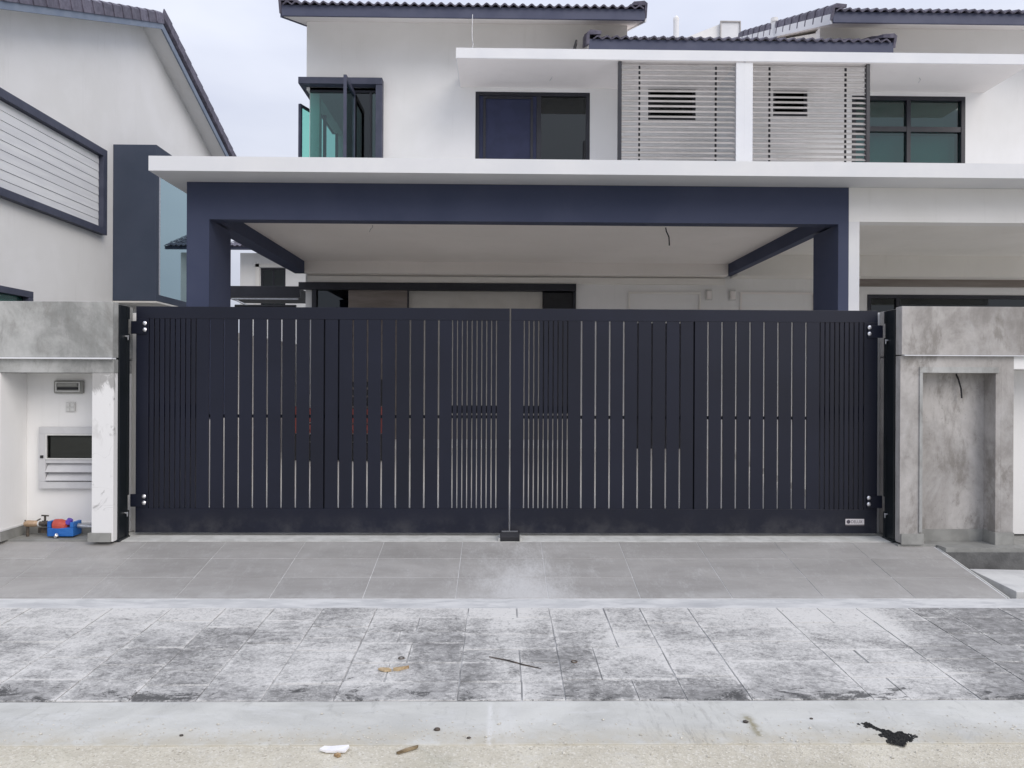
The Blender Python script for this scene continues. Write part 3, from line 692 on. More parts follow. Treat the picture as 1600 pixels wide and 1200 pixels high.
# door recess right of the glazing and lintel detail
dr = B('door_surround', 'cream', MINE, (1.80, 2.82, YW-.022, YW-.003, 2.475, 2.505), (1.80, 1.822, YW-.022, YW-.003, .3, 2.474), (2.80, 2.822, YW-.022, YW-.003, .3, 2.474))
B('door_leaf', 'alu', MINE, (1.87, 2.76, YW-.018, YW-.004, .3, 2.06))
B('panel_surround', 'soffit', NEXT, (3.38, 4.43, YW-.022, YW-.003, 2.485, 2.51), (3.38, 3.40, YW-.022, YW-.003, .3, 2.484), (4.41, 4.43, YW-.022, YW-.003, .3, 2.484))
nd = B('glass_door', 'alu', NEXT, *frame_boxes(5.192, 7.598, YW-.01, YW+.06, .302, 2.488, .05), (5.60, 5.65, YW-.01, YW+.06, .353, 2.437))
B('pane', 'glass_dark', nd, (5.243, 5.599, YW+.02, YW+.028, .353, 2.437)); B('pane', 'glass_dark', nd, (5.651, 7.547, YW+.02, YW+.028, .353, 2.437))
# outdoor lamp housings either side of the party line
for i, (x, lab, z) in enumerate(((2.935, 'small pale wall lamp box left of the party line under the porch', 2.465), (3.27, 'small pale wall lamp box right of the party line under the porch', 2.465))):
    t = thing('wall_lamp', lab, 'wall lamp', (x, YW, z), 'wall lamp boxes above the gate')
    B('back_plate', 'pale_plastic', t, (x-.05, x+.05, YW-.02, YW-.002, z-.075, z+.075), bev=.006)
    B('cover', 'soffit', t, (x-.036, x+.036, YW-.055, YW-.021, z-.060, z+.055), bev=.012)

# vent pipes on the low roofs and the enclosure far behind
def pipe(x, y, z0, z1, lab, cap):
    t = thing('vent_pipe', lab, 'vent pipe', (x, y, z0), 'white vent pipes rising from the low roofs')
    bm = bmesh.new(); tube(bm, [(x, y, z0), (x, y, z1)], .045, 16); obj('pipe', bm, 'lintel_white', t, smooth=False)
    bm = bmesh.new()
    if cap: tube(bm, [(x, y, z1-.03), (x, y, z1+.01), (x, y, z1+.05)], [.047, .047, .02], 16)
    else: tube(bm, [(x, y, z1-.04), (x, y, z1+.02)], .058, 16)
    obj('cap', bm, 'white', t)
    bm = bmesh.new(); tube(bm, [(x, y, z0-.05), (x, y, z0+.14)], [.09, .05], 16); obj('collar', bm, 'alu', t)
pipe(2.785, 12, 6.30, 7.03, 'left white vent pipe with domed cap behind the low roof', True)
pipe(4.36, 12, 6.30, 7.04, 'right white vent pipe with flat cap beside the stepped roof edge', False)
t = thing('rooftop_shelter', 'pale boxy rooftop enclosure with sloping side between the two vent pipes', 'rooftop shelter', (4.6, 16.3, 6.0))
B('box_face', 'lintel_white', t, (4.66, 5.08, 16.0, 16.6, 6.3, 8.93), bev=.01)
B('face_rim', 'slat', t, *frame_boxes(4.65, 5.09, 15.97, 15.999, 8.2, 8.94, .02))
bm = bmesh.new(); prism(bm, [(4.655, 16.05, 6.3), (4.655, 16.05, 8.90), (3.75, 16.05, 8.53), (3.55, 16.05, 6.3)], (0, .5, 0)); obj('sloping_side', bm, 'white', t)

# loose cables
def cable(pts, r, lab, mat='rubber', name='cable'):
    bm = bmesh.new(); tube(bm, pts, r, 6); return tag(obj(name, bm, mat), lab, 'cable')
cable([(-1.353, 8, 2.872), (-1.35, 8, 2.85), (-1.372, 8.0, 2.83), (-1.385, 8.0, 2.80)], .004, 'short stub of wire hanging from the left part of the porch ceiling', 'steel')
cable([(1.755, 8, 2.872), (1.762, 8, 2.83), (1.79, 8, 2.77), (1.795, 8, 2.68)], .007, 'black wire dangling from the right part of the porch ceiling')
cable([(.69, 10.2, 5.358), (.68, 10.2, 5.335), (.655, 10.2, 5.30)], .004, 'thin stub of wire under the upper canopy above the sliding door', 'steel')
cable([(5.64, 10.1, 5.358), (5.655, 10.1, 5.33), (5.63, 10.1, 5.29)], .004, 'thin stub of wire under the right end of the upper canopy', 'steel')
cable([(-.375, 9.80, 5.99), (-.38, 9.78, 5.75), (-.375, 9.75, 5.62), (-.36, 9.73, 5.58), (-.38, 9.72, 5.50)], .004, 'loose wire drooping from the eaves to the left end of the upper canopy', 'steel')
bm = bmesh.new(); tube(bm, [(.93, 9.9, 5.49), (.975, 9.9, 5.66), (.985, 9.9, 5.72)], [.022, .020, .012], 10)
tag(obj('pipe_stub', bm, 'rubber'), 'black pipe stub leaning up from the top of the upper canopy', 'pipe')
cable([(3.575, 5.868, 1.30), (3.578, 5.835, 1.25), (3.592, 5.825, 1.18), (3.598, 5.825, 1.105)], .006, 'dark cable end hanging out of the top of the bare concrete niche')

# ---------------------------------------------------------------- left neighbour: gable side wall
XL = -6.4
LH = thing('gable_house', 'white house on the left with a tiled gable edge and blue bay window', 'house', (XL, 12, 0))
bm = bmesh.new()
zl = lambda y: (5.30+(y-8.16)*.414) if y <= 13.57 else 7.54-(y-13.57)*.412
prism(bm, [(XL, 6.6, -.3), (XL, 17.6, -.3), (XL, 17.6, zl(17.6)), (XL, 13.57, zl(13.57)), (XL, 6.6, zl(6.6))], (-.15, 0, 0))
obj('wall', bm, 'white', LH)
B('front_wall', 'white', LH, (-13, XL-.151, 6.6, 6.75, -.3, 4.6)); B('back_wall', 'white', LH, (-13, XL-.151, 17.4, 17.55, -.3, 5.8))
lr = bpy.data.objects.new('roof', None)
bm = bmesh.new()             # soffit sheets, both slopes
for (ya, yb) in ((6.0, 13.57), (13.57, 18.2)):
    prism(bm, [(-13, ya, zl(ya)+.005), (-13, yb, zl(yb)+.005), (-13, yb, zl(yb)+.06), (-13, ya, zl(ya)+.06)], (13-6.08, 0, 0))
lr = obj('roof', bm, 'white', LH); lr['label'] = 'tiled gable roof with grey blue barge board'
bm = bmesh.new()
for (ya, yb) in ((6.0, 13.57), (13.57, 18.2)):
    prism(bm, [(-6.079, ya, zl(ya)-.035), (-6.079, yb, zl(yb)-.035), (-6.079, yb, zl(yb)+.085), (-6.079, ya, zl(ya)+.085)], (.028, 0, 0))
obj('barge_board', bm, 'barge', lr)
verge_row(lr, -6.04, 6.0, zl(6.0)+.225, 13.57, zl(13.57)+.225, -1, h=.15, wdt=.25)
verge_row(lr, -6.04, 18.2, zl(18.2)+.225, 13.60, zl(13.6)+.225, -1, h=.15, wdt=.25)
for (ya, yb, nm) in ((6.0, 13.5, 0), (13.64, 18.2, 1)):
    bm = bmesh.new()
    n = int((-6.3+13)/.12)*3
    a = [bm.verts.new((-13+6.72*i/n, ya, zl(ya)+.12+.015*math.cos(2*math.pi*i/3))) for i in range(n+1)]
    b = [bm.verts.new((-13+6.72*i/n, yb, zl(yb)+.12+.015*math.cos(2*math.pi*i/3))) for i in range(n+1)]
    for i in range(n): bm.faces.new((a[i], a[i+1], b[i+1], b[i]))
    q = obj('tile_field', bm, 'rooftile', lr); q['kind'] = 'stuff'
# clad panel with dark frame
pn = B('clad_panel', 'trim', LH, (XL+.002, XL+.10, 8.2, 12.20, 4.79, 4.905), (XL+.002, XL+.10, 8.2, 12.20, 3.55, 3.655), (XL+.002, XL+.10, 12.08, 12.20, 3.656, 4.789), bev=.004)
pn['label'] = 'white horizontally boarded panel in a dark blue frame'
first = None
for k in range(9):
    z = 3.658+k*.1256
    if first is None:
        bm = bmesh.new(); prism(bm, [(XL+.004, 8.2, z), (XL+.030, 8.2, z), (XL+.024, 8.2, z+.121), (XL+.004, 8.2, z+.121)], (0, 3.875, 0))
        first = obj('cladding_board', bm, 'clad', pn, loc=(XL, 10, z), bev=.0015)
    else: share(first, pn, (XL+R.uniform(0, .002), 10, z))
lw = B('lower_window', 'trim', LH, (XL+.002, XL+.10, 8.2, 10.30, 2.33, 2.415), (XL+.002, XL+.10, 10.20, 10.299, 1.0, 2.329), bev=.004)
B('pane', 'glass', lw, (XL+.004, XL+.02, 8.2, 10.199, 1.0, 2.329))
# bay: slate blue box with glass cheek
bay = B('bay_window', 'slate', LH, (XL+.002, -5.69, 12.57, 12.68, 2.548, 5.127), (XL+.002, -5.69, 12.681, 15.8, 4.95, 5.127), (XL+.002, -5.69, 12.681, 15.8, 2.548, 2.66), (XL+.002, -5.69, 15.70, 15.8, 2.661, 4.949), bev=.003)
bay['label'] = 'slate blue boxed bay with reflective glass cheek'
B('inner_lining', 'dark_room', bay, (XL+.01, XL+.02, 12.70, 15.69, 2.662, 4.948))
B('pane', 'glass_mirror', bay, (-5.715, -5.702, 12.74, 15.69, 2.662, 4.948))
B('jamb', 'steel', bay, (-5.715, -5.695, 12.682, 12.739, 2.662, 4.948))
B('bay_soffit', 'cream', bay, (XL+.002, -5.692, 12.58, 15.79, 2.52, 2.546))

# ---------------------------------------------------------------- house far behind, seen through the porch
RH = thing('rear_house', 'pale house far behind, glimpsed between left porch column and beam', 'house', (-6, 20, 0))
bm = bmesh.new(); holed(bm, -6.85, -3.0, -.3, 4.62, 20, 20.15, [(-6.32, -5.66, 3.1, 4.235)]); obj('wall', bm, 'white', RH)
B('side_wall', 'white', RH, (-6.85, -6.70, 20.151, 24, -.3, 4.6)); B('room', 'dark_room', RH, (-6.6, -5.2, 20.8, 20.9, 2.9, 4.6))
w = B('window', 'alu', RH, *frame_boxes(-6.318, -5.662, 20.04, 20.10, 3.102, 4.233, .05), (-6.01, -5.97, 20.05, 20.09, 3.153, 4.182))
B('pane', 'glass_dark', w, (-6.267, -6.011, 20.06, 20.07, 3.153, 4.182)); B('pane', 'glass_dark', w, (-5.969, -5.713, 20.06, 20.07, 3.153, 4.182))
B('window_trim', 'cream', RH, (-6.44, -6.34, 19.96, 19.998, 3.0, 4.33), (-6.44, -5.6, 19.96, 19.997, 4.25, 4.34))
rr = B('roof', 'fascia', RH, (-7.05, -2.8, 19.5, 19.55, 4.62, 4.70))
bm = bmesh.new(); prism(bm, [(-7.05, 19.551, 4.64), (-7.05, 23, 5.95), (-7.05, 23, 6.0), (-7.05, 19.551, 4.70)], (4.25, 0, 0)); obj('soffit', bm, 'white', rr)
n = 17
first = None
for i in range(n):
    p = (-7.05+.25*(i+.5), 19.45, 4.70)
    if first is None:
        first = obj('roof_tile', wave_tile(.247), 'rooftile', rr, loc=(0, 0, 0)); first.location = Vector(p)-Vector(rr['o']); first.rotation_euler = (.36, 0, 0)
    else: share(first, rr, p, (.36, 0, 0))
bm = bmesh.new()
for r_ in range(1, 11):
    ya = 19.45+.31*r_; a, b = [], []
    for c_ in range(n*8+1):
        X = -7.05+.25*n*c_/(n*8); h = .017*math.cos(2*math.pi*c_/4+math.pi)+.03
        a.append(bm.verts.new((X, ya, 4.70+(ya-19.45)*.375+h+.01))); b.append(bm.verts.new((X, ya+.34, 4.70+(ya+.34-19.45)*.375+h-.015)))
    for c_ in range(n*8): bm.faces.new((a[c_], a[c_+1], b[c_+1], b[c_]))
q = obj('tile_field', bm, 'rooftile', rr); q['kind'] = 'stuff'
# dark side gate lintel and awning between house corner and boundary
sg_ = thing('side_awning', 'dark metal awning frame beside the house behind the left porch column', 'awning', (-3.3, 10.7, 0))
B('head_beam', 'alu', sg_, (-4.2, -2.81, 10.62, 10.70, 2.40, 2.555), bev=.003)
B('roof_sheet', 'rubber', sg_, (-4.2, -2.82, 10.71, 12.4, 2.50, 2.53))
B('front_bar', 'steel', sg_, (-3.75, -2.82, 10.58, 10.615, 2.365, 2.38))
bm = bmesh.new(); tube(bm, [(-3.72, 10.60, 2.37), (-3.40, 10.60, 2.22)], .012); obj('brace', bm, 'steel', sg_)
bm = bmesh.new(); tube(bm, [(-3.70, 10.60, 2.27), (-2.85, 10.60, 2.27)], .022); obj('lower_rail', bm, 'rubber', sg_)
B('post', 'alu', sg_, (-3.95, -3.88, 10.62, 10.70, -.2, 2.399))

# ---------------------------------------------------------------- side boundary walls
bm = bmesh.new(); box(bm, -3.06, -2.925, 6.16, 15, -.4, 1.76)
tag(obj('boundary_wall', bm, 'white', bev=.004), 'white side wall running back from the left gate post', 'wall', 'walls between the plots')
bm = bmesh.new(); box(bm, 3.06, 3.19, 6.16, 6.99, -.4, 1.80)
tag(obj('boundary_wall', bm, 'white', bev=.004), 'white side wall running back from the right gate post', 'wall', 'walls between the plots')

# ---------------------------------------------------------------- front boundary walls
FW = thing('front_wall', 'left front wall with open white meter niche under a bare grey lintel', 'wall', (-3.4, 5.72, 0))
B('lintel', 'bare_cool', FW, (-9, -2.90, 5.70, 5.79, 1.384, 1.803), bev=.005)
B('lintel_body', 'bare_cool', FW, (-9, -2.968, 5.791, 6.15, 1.384, 1.801))
B('drip_strip', 'lintel_white', FW, (-9, -2.898, 5.685, 5.75, 1.372, 1.3835))
B('niche_lintel', 'bare_cool', FW, (-9, -2.9015, 5.722, 5.79, 1.270, 1.3715), (-9, -2.968, 5.791, 6.14, 1.270, 1.3715), bev=.003)
B('niche_post', 'post_white', FW, (-3.064, -2.903, 5.725, 5.79, 0, 1.2695), (-3.064, -2.968, 5.7905, 6.05, 0, 1.2695), bev=.004)
B('niche_post', 'white', FW, (-3.93, -3.747, 5.725, 6.05, 0, 1.2695), bev=.006)
B('niche_back', 'white', FW, (-9, -2.968, 6.051, 6.14, 0, 1.2694))
B('skirting', 'skirt', FW, (-3.085, -2.915, 5.710, 5.724, 0, .068), bev=.0015)
B('skirting', 'skirt', FW, (-3.079, -3.065, 5.725, 6.03, 0, .067), bev=.0015)
B('skirting', 'skirt', FW, (-3.746, -3.732, 5.715, 6.03, 0, .075), bev=.0015)
B('skirting', 'skirt', FW, (-3.9, -3.7465, 5.710, 5.724, 0, .075), bev=.0015)
B('skirting', 'skirt', FW, (-3.731, -3.08, 6.036, 6.0505, 0, .075), bev=.0015)
B('mortar_bead', 'grout', FW, (-3.731, -3.08, 6.028, 6.050, .0755, .087), (-3.7465, -3.728, 5.73, 6.027, .0755, .086))

RW = thing('front_wall', 'right front wall of bare stained concrete with an empty upright niche', 'wall', (3.5, 5.72, 0))
bm = bmesh.new(); holed(bm, 3.118, 3.838, 0, 1.428, 5.722, 5.86, [(3.229, 3.797, -.01, 1.299)]); box(bm, 3.060, 3.118, 5.722, 5.79, 0, 1.428)
obj('wall_face', bm, 'bare', RW)
B('niche_back', 'bare', RW, (3.118, 3.838, 5.861, 6.15, 0, 1.427))
B('upper_band', 'bare', RW, (3.058, 9, 5.700, 5.79, 1.436, 1.806), bev=.005)
B('upper_body', 'bare', RW, (3.118, 9, 5.791, 6.152, 1.436, 1.804))
B('drip_strip', 'lintel_white', RW, (3.075, 9, 5.688, 5.74, 1.4285, 1.4355))
B('right_pier', 'bare', RW, (3.8385, 3.935, 5.7215, 6.15, 0, 1.4278))
B('white_recess', 'white', RW, (3.9355, 9, 6.06, 6.15, 0, 1.33), (3.9355, 9, 5.7225, 6.15, 1.3305, 1.4279), bev=.004)
B('niche_frame', 'bare_cool', RW, (3.205, 3.815, 5.712, 5.7215, 1.300, 1.345), (3.205, 3.2285, 5.712, 5.7215, .08, 1.2995), bev=.002)
for a in ((3.066, 3.2285, 5.708, 5.7215, -.012, .070), (3.2295, 3.243, 5.715, 5.86, -.012, .0695), (3.2435, 3.783, 5.846, 5.8605, -.012, .080),
          (3.7835, 3.7965, 5.715, 5.8605, -.012, .082), (3.7835, 3.930, 5.700, 5.7145, -.012, .082)):
    B('skirting', 'skirt', RW, a, bev=.0015)

# niche fittings on the left
t = thing('letterbox', 'grey plastic letter slot high on the white niche wall', 'letterbox', (-3.41, 6.04, 1.16))
bm = bmesh.new(); box(bm, -3.525, -3.295, 6.02, 6.05, 1.108, 1.212); obj('face_plate', bm, 'grey_plastic', t, bev=.012)
B('flap', 'grey_plastic', t, (-3.49, -3.33, 6.004, 6.0195, 1.165, 1.192), bev=.004)
B('slot', 'rubber', t, (-3.49, -3.33, 6.010, 6.0195, 1.140, 1.158), bev=.001)
B('inner_rim', 'pale_plastic', t, *frame_boxes(-3.505, -3.315, 6.012, 6.0195, 1.124, 1.200, .008))
t = thing('bell_plate', 'small pale square wall plate below the letter slot', 'wall plate', (-3.40, 6.05, 1.0))
B('plate', 'pale_plastic', t, (-3.437, -3.363, 6.036, 6.050, .965, 1.040), bev=.003)
for a in range(2):
    for b in range(2): B('button', 'pale_plastic', t, (-3.432+a*.033, -3.402+a*.033, 6.030, 6.0355, .970+b*.034, 1.000+b*.034), bev=.002)
t = thing('meter_cabinet', 'grey metal meter cabinet with dark window and two louvres in the left niche', 'meter cabinet', (-3.4, 6.05, .36))
B('frame', 'cab', t, *frame_boxes(-3.63, -3.085, 6.005, 6.05, .36, .845, .055), (-3.574, -3.14, 6.008, 6.049, .560, .590), bev=.003)
B('backing', 'cab', t, (-3.574, -3.141, 6.0405, 6.0495, .4155, .5595))
B('dark_inside', 'rubber', t, (-3.574, -3.141, 6.0405, 6.0495, .5905, .7895))
B('pane', 'glass_dark', t, (-3.5695, -3.145, 6.0275, 6.031, .594, .786))
B('rim', 'pale_plastic', t, *frame_boxes(-3.5735, -3.1405, 6.0, 6.0065, .5905, .7895, .010))
for z in (.425, .492):
    bm = bmesh.new(); prism(bm, [(-3.57, 5.992, z), (-3.57, 6.036, z+.06), (-3.57, 6.040, z+.06), (-3.57, 6.000, z-.004)], (.427, 0, 0)); obj('louvre', bm, 'cab', t)
B('lock', 'rubber', t, (-3.613, -3.590, 5.997, 6.0045, .60, .622), bev=.002)
# water meter
t = thing('water_meter', 'blue boxed water meter with red cap and brass fittings on the niche floor', 'water meter', (-3.45, 5.93, 0))
bm = bmesh.new(); box(bm, -3.475, -3.275, 5.86, 5.98, .012, .078); tb = obj('box', bm, 'blue', t, bev=.006)
B('box_end', 'blue', t, (-3.475, -3.448, 5.862, 5.978, .0785, .128), bev=.004); B('box_end', 'blue', t, (-3.302, -3.275, 5.862, 5.978, .0785, .120), bev=.004)
bm = bmesh.new(); tube(bm, [(-3.445, 5.90, .095), (-3.435, 5.90, .095), (-3.395, 5.90, .095), (-3.345, 5.90, .085), (-3.335, 5.90, .085)], [.030, .044, .046, .038, .02], 16); obj('cap', bm, 'red', t, smooth=False)
bm = bmesh.new(); tube(bm, [(-3.335, 5.90, .105), (-3.318, 5.90, .14)], [.028, .020], 12); obj('lid', bm, surf('violet_plastic', (.10, .05, .35), (.13, .07, .42), 9, .4, 90, 0), t)
bm = bmesh.new(); tube(bm, [(-3.68, 5.92, .095), (-3.66, 5.92, .10), (-3.60, 5.92, .10), (-3.575, 5.92, .10)], [.018, .026, .024, .018], 14); obj('brass_elbow', bm, 'brass', t)
bm = bmesh.new(); tube(bm, [(-3.658, 5.92, .0), (-3.658, 5.92, .09)], .011, 10); obj('riser', bm, 'iron', t)
bm = bmesh.new(); tube(bm, [(-3.574, 5.92, .10), (-3.55, 5.92, .10), (-3.545, 5.92, .10), (-3.51, 5.92, .10), (-3.505, 5.92, .10), (-3.476, 5.92, .10)], [.016, .016, .024, .024, .016, .018], 12); obj('valve', bm, 'iron', t)
bm = bmesh.new(); tube(bm, [(-3.5745, 5.92, .10), (-3.566, 5.92, .10)], .022, 12); obj('washer', bm, 'pale_plastic', t)
bm = bmesh.new(); tube(bm, [(-3.525, 5.92, .12), (-3.525, 5.92, .160)], .008, 8); tube(bm, [(-3.552, 5.92, .163), (-3.498, 5.92, .161)], .006, 8); obj('tap_handle', bm, 'iron', t)
bm = bmesh.new(); tube(bm, [(-3.27, 5.92, .085), (-3.20, 5.92, .08), (-3.10, 5.93, .075)], [.018, .014, .012], 10); obj('outlet_pipe', bm, 'steel', t)
bm = bmesh.new(); tube(bm, [(-3.40, 5.84, .012), (-3.385, 5.835, .03), (-3.375, 5.83, .02)], [.012, .014, .006], 8); obj('tap_spout', bm, 'chrome', t)
B('bracket', 'iron', t, (-3.60, -3.48, 5.955, 5.965, .02, .062))
cable([(-3.75, 6.03, .105), (-3.70, 6.00, .092), (-3.65, 5.99, .098), (-3.60, 5.985, .125)], .0055, 'dark flexible cable end lying along the niche skirting', 'iron')
cable([(-3.077, 5.80, .93), (-3.072, 5.79, .85), (-3.071, 5.785, .72), (-3.073, 5.80, .66)], .005, 'black cable running down the left side of the niche post')

# ---------------------------------------------------------------- gate
YG = 5.97
def post(x0, x1, lab, s):
    t = thing('gate_post', lab, 'gate post', ((x0+x1)/2, 5.86, 0), 'gate posts')
    B('upright', 'post', t, (x0, x1, 5.795, 5.93, -.008, 1.790), bev=.003)
    inn = x1 if s > 0 else x0
    for z0, z1 in ((-.005, .205), (.325, 1.575), (1.690, 1.785)): B('stop_strip', 'post', t, (*sorted((inn+s*.0005, inn+s*.010)), 5.90, 5.929, z0, z1))
    for z in (.190, 1.555):
        bm = bmesh.new(); tube(bm, [(inn-s*.022, 5.885, z+.006), (inn+s*.022, 5.885, z-.004)], .0065, 8); tube(bm, [(inn+s*.018, 5.885, z-.028), (inn+s*.018, 5.885, z+.008)], [.004, .007], 8)
        obj('hinge_pin', bm, 'steel', t)
    B('foot_plate', 'post', t, (x0-.012, x1+.012, 5.78, 5.945, -.010, .006))
    return t
post(-2.960, -2.893, 'black square steel gate post at the left end of the gate', 1)
post(3.048, 3.112, 'black square steel gate post at the right end of the gate', -1)
def leaf(x0, x1, hinge_left, lab, slits):
    t = thing('gate_leaf', lab, 'gate', ((x0+x1)/2, YG, 0), 'the two leaves of the driveway gate')
    s = 1 if hinge_left else -1
    B('top_rail', 'gate', t, (x0, x1, YG, YG+.05, 1.702, 1.797), bev=.002)
    B('bottom_rail', 'gate', t, (x0, x1, YG, YG+.05, .022, .212), bev=.002)
    B('stile', 'gate', t, (x0, slits[0][0]-slits[0][1]/2, YG, YG+.05, .2125, 1.7015), bev=.0015)
    B('stile', 'gate', t, (slits[-1][0]+slits[-1][1]/2, x1, YG, YG+.05, .2125, 1.7015), bev=.0015)
    for (xa, wa), (xb, wb) in zip(slits, slits[1:]):
        a, b = xa+wa/2, xb-wb/2
        key = round(b-a, 3)
        if key in cache: share(cache[key], t, ((a+b)/2, YG+.002, .957))
        else:
            bm = bmesh.new(); box(bm, (a+b)/2-key/2, (a+b)/2+key/2, YG+.002, YG+(.016 if key > .06 else .026), .2125, 1.7015)
            cache[key] = obj('slat', bm, 'gate', t, loc=((a+b)/2, YG+.002, .957), bev=.0012)
    # rails behind the slats
    B('back_rail', 'gatebar', t, (slits[0][0]-.03, slits[-1][0]+.03, YG+.0275, YG+.049, .925, .950))
    d = [q[0] for q in slits if q[1] < .010]
    g1 = [q for q in d if q < (x0+x1)/2]; g2 = [q for q in d if q > (x0+x1)/2]
    for g_ in (g1, g2): B('back_rail', 'gatebar', t, (min(g_)-.02, max(g_)+.02, YG+.0275, YG+.049, .9655, 1.028))
    cx_ = min((q[0] for q in slits), key=lambda v: abs(v-mid))
    B('back_stile', 'gatebar', t, (cx_-.025, cx_+.025, YG+.0275, YG+.050, .2125, 1.7015))
    if hinge_left: B('back_stile', 'gatebar', t, (-1.29, -1.24, YG+.0275, YG+.050, .60, 1.7015))
    hx = x0 if hinge_left else x1
    for z in (.225, 1.580):
        hb = B('hinge_plate', 'gate', t, (*sorted((hx-s*.036, hx+s*.085)), YG-.010, YG-.0005, z, z+.100), bev=.002)
        for zz in (z+.032, z+.082):
            bm = bmesh.new(); X = hx+s*.072
            tube(bm, [(X, YG-.0105, zz), (X, YG-.015, zz), (X, YG-.021, zz)], [.0165, .0160, .007], 14)
            obj('bolt', bm, 'chrome', hb)
    return t
cache = {}
W1, W2 = .0118, .0078
mid = -1.383
S1 = [(-2.753+.0406*i, W2) for i in range(10)]+[(-2.281+.1123*i, W1) for i in range(17)]+[(-.375+.03856*i, W2) for i in range(10)]
GL = leaf(-2.854, .0755, True, 'left leaf of the tall near black slatted driveway gate', S1)
mid = 1.541
S2 = [(.192+.0382*i, W2) for i in range(10)]+[(.646+.1119*i, W1) for i in range(17)]+[(2.548+.0389*i, W2) for i in range(10)]
GR = leaf(.0865, 3.010, False, 'right leaf of the tall near black slatted gate, with maker plate', S2)
# maker plate
pl = B('maker_plate', 'plate', GR, (2.755, 2.905, YG-.0045, YG-.0005, .083, .138), bev=.001)
bm = bmesh.new(); bmesh.ops.create_circle(bm, cap_ends=True, segments=20, radius=.0155)
bmesh.ops.transform(bm, matrix=Matrix.Translation((2.779, YG-.006, .116)) @ Matrix.Rotation(math.pi/2, 4, 'X'), verts=bm.verts); obj('logo_disc', bm, 'ink', pl)
tcu = bpy.data.curves.new('txt', 'FONT'); tcu.body = 'DELUX'; tcu.size = .034; tcu.extrude = .0003
to = bpy.data.objects.new('txt', tcu); COL.objects.link(to); bpy.context.view_layer.update()
me = bpy.data.meshes.new_from_object(to.evaluated_get(bpy.context.evaluated_depsgraph_get())); COL.objects.unlink(to); bpy.data.objects.remove(to)
me.materials.clear(); me.materials.append(MAT['ink'])
lt = bpy.data.objects.new('lettering', me); COL.objects.link(lt); lt.parent = pl
lt.location = Vector((2.798, YG-.0052, .1045))-Vector(pl['o']); lt.rotation_euler = (math.pi/2, 0, 0); lt.scale = (.86, 1, 1)
# drop bolt box on the threshold
t = thing('gate_stop', 'black metal gate stop on the threshold where the two leaves meet', 'gate stop', (.085, 5.86, 0))
bm = bmesh.new(); prism(bm, [(.008, 5.805, -.012), (.008, 5.805, .022), (.008, 5.84, .050), (.008, 5.93, .050), (.008, 5.93, -.012)], (.150, 0, 0)); obj('body', bm, 'rubber', t, bev=.003)
B('base_plate', 'rail', t, (-.006, .174, 5.812, 5.95, -.010, .0115)); B('lip', 'steel', t, (.020, .145, 5.868, 5.90, .0505, .054))

# things in the porch that show in the gate slits
def crate(x, y, z, lab, mat):
    t = thing('crate', lab, 'crate', (x, y, z), 'crates stacked in the porch')
    B('floor', mat, t, (x-.25, x+.25, y-.17, y+.17, z, z+.02))
    for k in range(3):
        B('rim', mat, t, *[(x-.25, x+.25, y-.17, y-.15, z+.03+k*.1, z+.10+k*.1), (x-.25, x+.25, y+.15, y+.17, z+.03+k*.1, z+.10+k*.1), (x-.25, x-.23, y-.149, y+.149, z+.03+k*.1, z+.10+k*.1), (x+.23, x+.25, y-.149, y+.149, z+.03+k*.1, z+.10+k*.1)])
    for sx in (-1, 1):
        for sy in (-1, 1): B('corner_post', mat, t, (x+sx*.252-.01, x+sx*.252+.01, y+sy*.172-.01, y+sy*.172+.01, z, z+.33))
mred = surf('faded_red_plastic', (.20, .045, .04), (.26, .06, .05), 5, .5, 90, .1, .002)
for i, (x, z, m, lab) in enumerate(((-2.28, .24, 'rubber', 'black crate at the foot of the left stack behind the gate'), (-2.28, .58, mred, 'red crate on top of the left stack behind the gate'),
     (-1.72, .24, 'rubber', 'black crate at the foot of the right stack behind the gate'), (-1.72, .58, mred, 'faded red crate above the black one in the right stack behind the gate'),
     (-1.72, .92, 'rubber', 'topmost black crate of the right stack behind the gate'))):
    crate(x, 9.6, z, lab, m)

# ---------------------------------------------------------------- litter and small stones
def blob(x, y, z, pts, h, mat, name, lab, cat, jag=.0, bend=0.):
    bm = bmesh.new(); top = [bm.verts.new((x+a, y+b, z+h+bend*(a*a*40)+R.uniform(0, jag))) for a, b in pts]; bot = [bm.verts.new((x+a, y+b, z+bend*(a*a*40))) for a, b in pts]
    n = len(pts); bm.faces.new(top); bm.faces.new(bot[::-1])
    for i in range(n): bm.faces.new((top[i], bot[i], bot[(i+1) % n], top[(i+1) % n]))
    bmesh.ops.triangulate(bm, faces=[f for f in bm.faces if len(f.verts) > 4])
    return tag(obj(name, bm, mat), lab, cat)
blob(-.645, 2.995, -.252, [(-.058, -.012), (-.045, .016), (-.02, .024), (.05, .020), (.054, .012), (.046, -.024), (.01, -.018), (-.03, -.020)], .006, 'paper', 'paper_scrap', 'white torn scrap of card lying at the road edge', 'litter', .003, .05)
blob(-.625, 2.955, -.254, [(-.016, 0), (-.004, .008), (.010, .012), (.012, -.004), (.002, -.012)], .006, 'leaf', 'dry_leaf', 'tiny brown leaf crumb just below the white card', 'leaf', .006)
blob(-.357, 2.992, -.252, [(-.042, -.026), (-.034, -.028), (.034, .018), (.038, .030), (.022, .024), (-.010, .006)], .007, 'wood', 'wood_chip', 'brown splinter of wood lying at the road edge', 'litter', .003)
blob(-.545, 3.775, zs(3.775)+.001, [(-.055, -.008), (-.046, .016), (-.005, .022), (.010, .008), (.012, -.012), (-.02, -.020)], .005, surf('tan_leaf', (.42, .31, .18), (.56, .44, .28), 30, .8, 90, .3, .002), 'dry_leaf', 'large tan dry leaf curled on the paving stones', 'leaf', .008, .06)
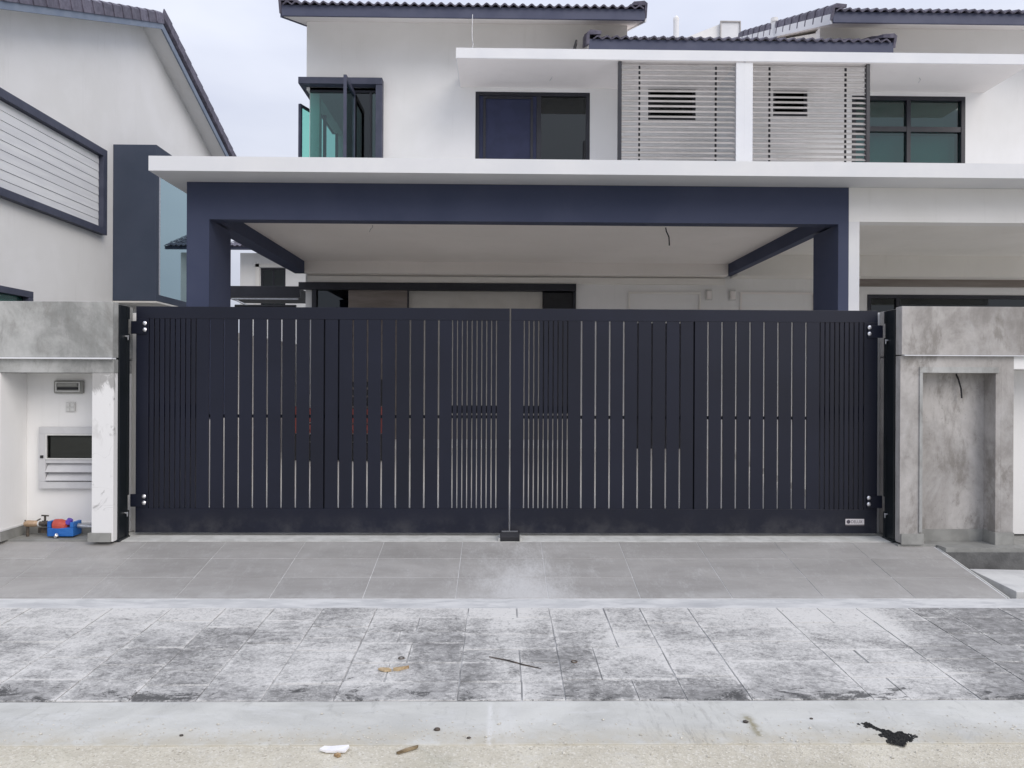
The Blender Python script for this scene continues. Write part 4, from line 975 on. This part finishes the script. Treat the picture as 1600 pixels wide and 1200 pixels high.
blob(-.495, 3.785, zs(3.785)+.001, [(-.030, -.012), (-.018, .010), (.035, .024), (.045, .018), (.014, -.002), (-.006, -.020)], .008, 'leaf', 'dry_leaf', 'small brown curled leaf touching the tan leaf', 'leaf', .010)
cable([(-.05, 3.935, zs(3.93)+.005), (.05, 3.885, zs(3.88)+.006), (.12, 3.84, zs(3.84)+.004), (.215, 3.79, zs(3.79)+.004)], [.002, .004, .004, .0015], 'thin dark twig lying across the paving joint in the middle', 'iron', 'twig')['category'] = 'twig'
for i, (x, y, lab) in enumerate(((-.504, 3.921, 'small dark ring lying above the tan leaf on the paving'), (.388, 3.872, 'small dark ring lying right of the twig on the paving'))):
    bm = bmesh.new(); z = zs(y)+.004; k = 14
    rg = []
    for a in range(k):
        c, s_ = math.cos(2*math.pi*a/k), math.sin(2*math.pi*a/k)
        rg.append([bm.verts.new((x+c*(.014+.004*math.cos(b)), y+s_*(.014+.004*math.cos(b)), z+.004*math.sin(b))) for b in (0, 1.57, 3.14, 4.71)])
    for a in range(k):
        for b in range(4): bm.faces.new((rg[a][b], rg[(a+1) % k][b], rg[(a+1) % k][(b+1) % 4], rg[a][(b+1) % 4]))
    tag(obj('washer_ring', bm, 'iron'), lab, 'ring', 'rings lying on the paving')
# black bitumen clump
bm = bmesh.new(); rr_ = random.Random(3)
for k in range(620):
    a = rr_.uniform(0, 6.283); d = math.sqrt(rr_.random())*(1+.25*math.sin(3*a+1)+.2*math.sin(7*a)); px, py = 1.645+math.cos(a)*d*.062+math.sin(a)*.012, 3.085+math.sin(a)*d*.058
    if k > 560: q = (k-560)/40; px, py = 1.625-q*.05+rr_.gauss(0, .005), 3.12+q*.085+rr_.gauss(0, .005)
    if k > 598: px, py = 1.572+rr_.gauss(0, .013), 3.20+rr_.gauss(0, .010)
    r = rr_.uniform(.003, .010)*(1.2-min(d, 1)*.5)
    m = Matrix.Translation((px, py, -.250+r*.25)) @ Matrix.Rotation(rr_.random()*6, 4, 'Z') @ Matrix.Diagonal((r*1.5, r, r*.8, 1))
    t5 = [bm.verts.new(m @ Vector(p)) for p in ((1,0,-.3),(.3,1,-.3),(-1,.4,-.3),(-.5,-1,-.3),(0,.1,1))]
    for i in range(4): bm.faces.new((t5[i], t5[(i+1) % 4], t5[4]))
tag(obj('bitumen_lump', bm, 'asphalt_lump'), 'crumbly black clump of bitumen at the right of the road edge', 'debris')
for i, (x, y, r, lab) in enumerate(((1.062, 3.228, .010, 'dark pebble left of the brown rub mark on the concrete strip'), (1.36, 3.26, .006, 'tiny dark pebble midway between rub mark and black clump'),
        (-.256, 3.164, .011, 'flat grey pebble near the middle of the concrete strip'), (-.12, 3.09, .007, 'small grey pebble by the road edge near the middle'), (-1.30, 3.12, .007, 'small dark pebble alone at the left of the concrete strip'))):
    bm = bmesh.new(); bmesh.ops.create_icosphere(bm, subdivisions=2, radius=r)
    for v in bm.verts: v.co = Vector((v.co.x*1.3, v.co.y, v.co.z*.6))*R.uniform(.85, 1.1)
    o = tag(obj('pebble', bm, 'iron'), lab, 'pebble', 'pebbles on the concrete strip'); o.location = (x, y, -.250+r*.4)

for o in bpy.data.objects:
    if 'o' in o: del o['o']
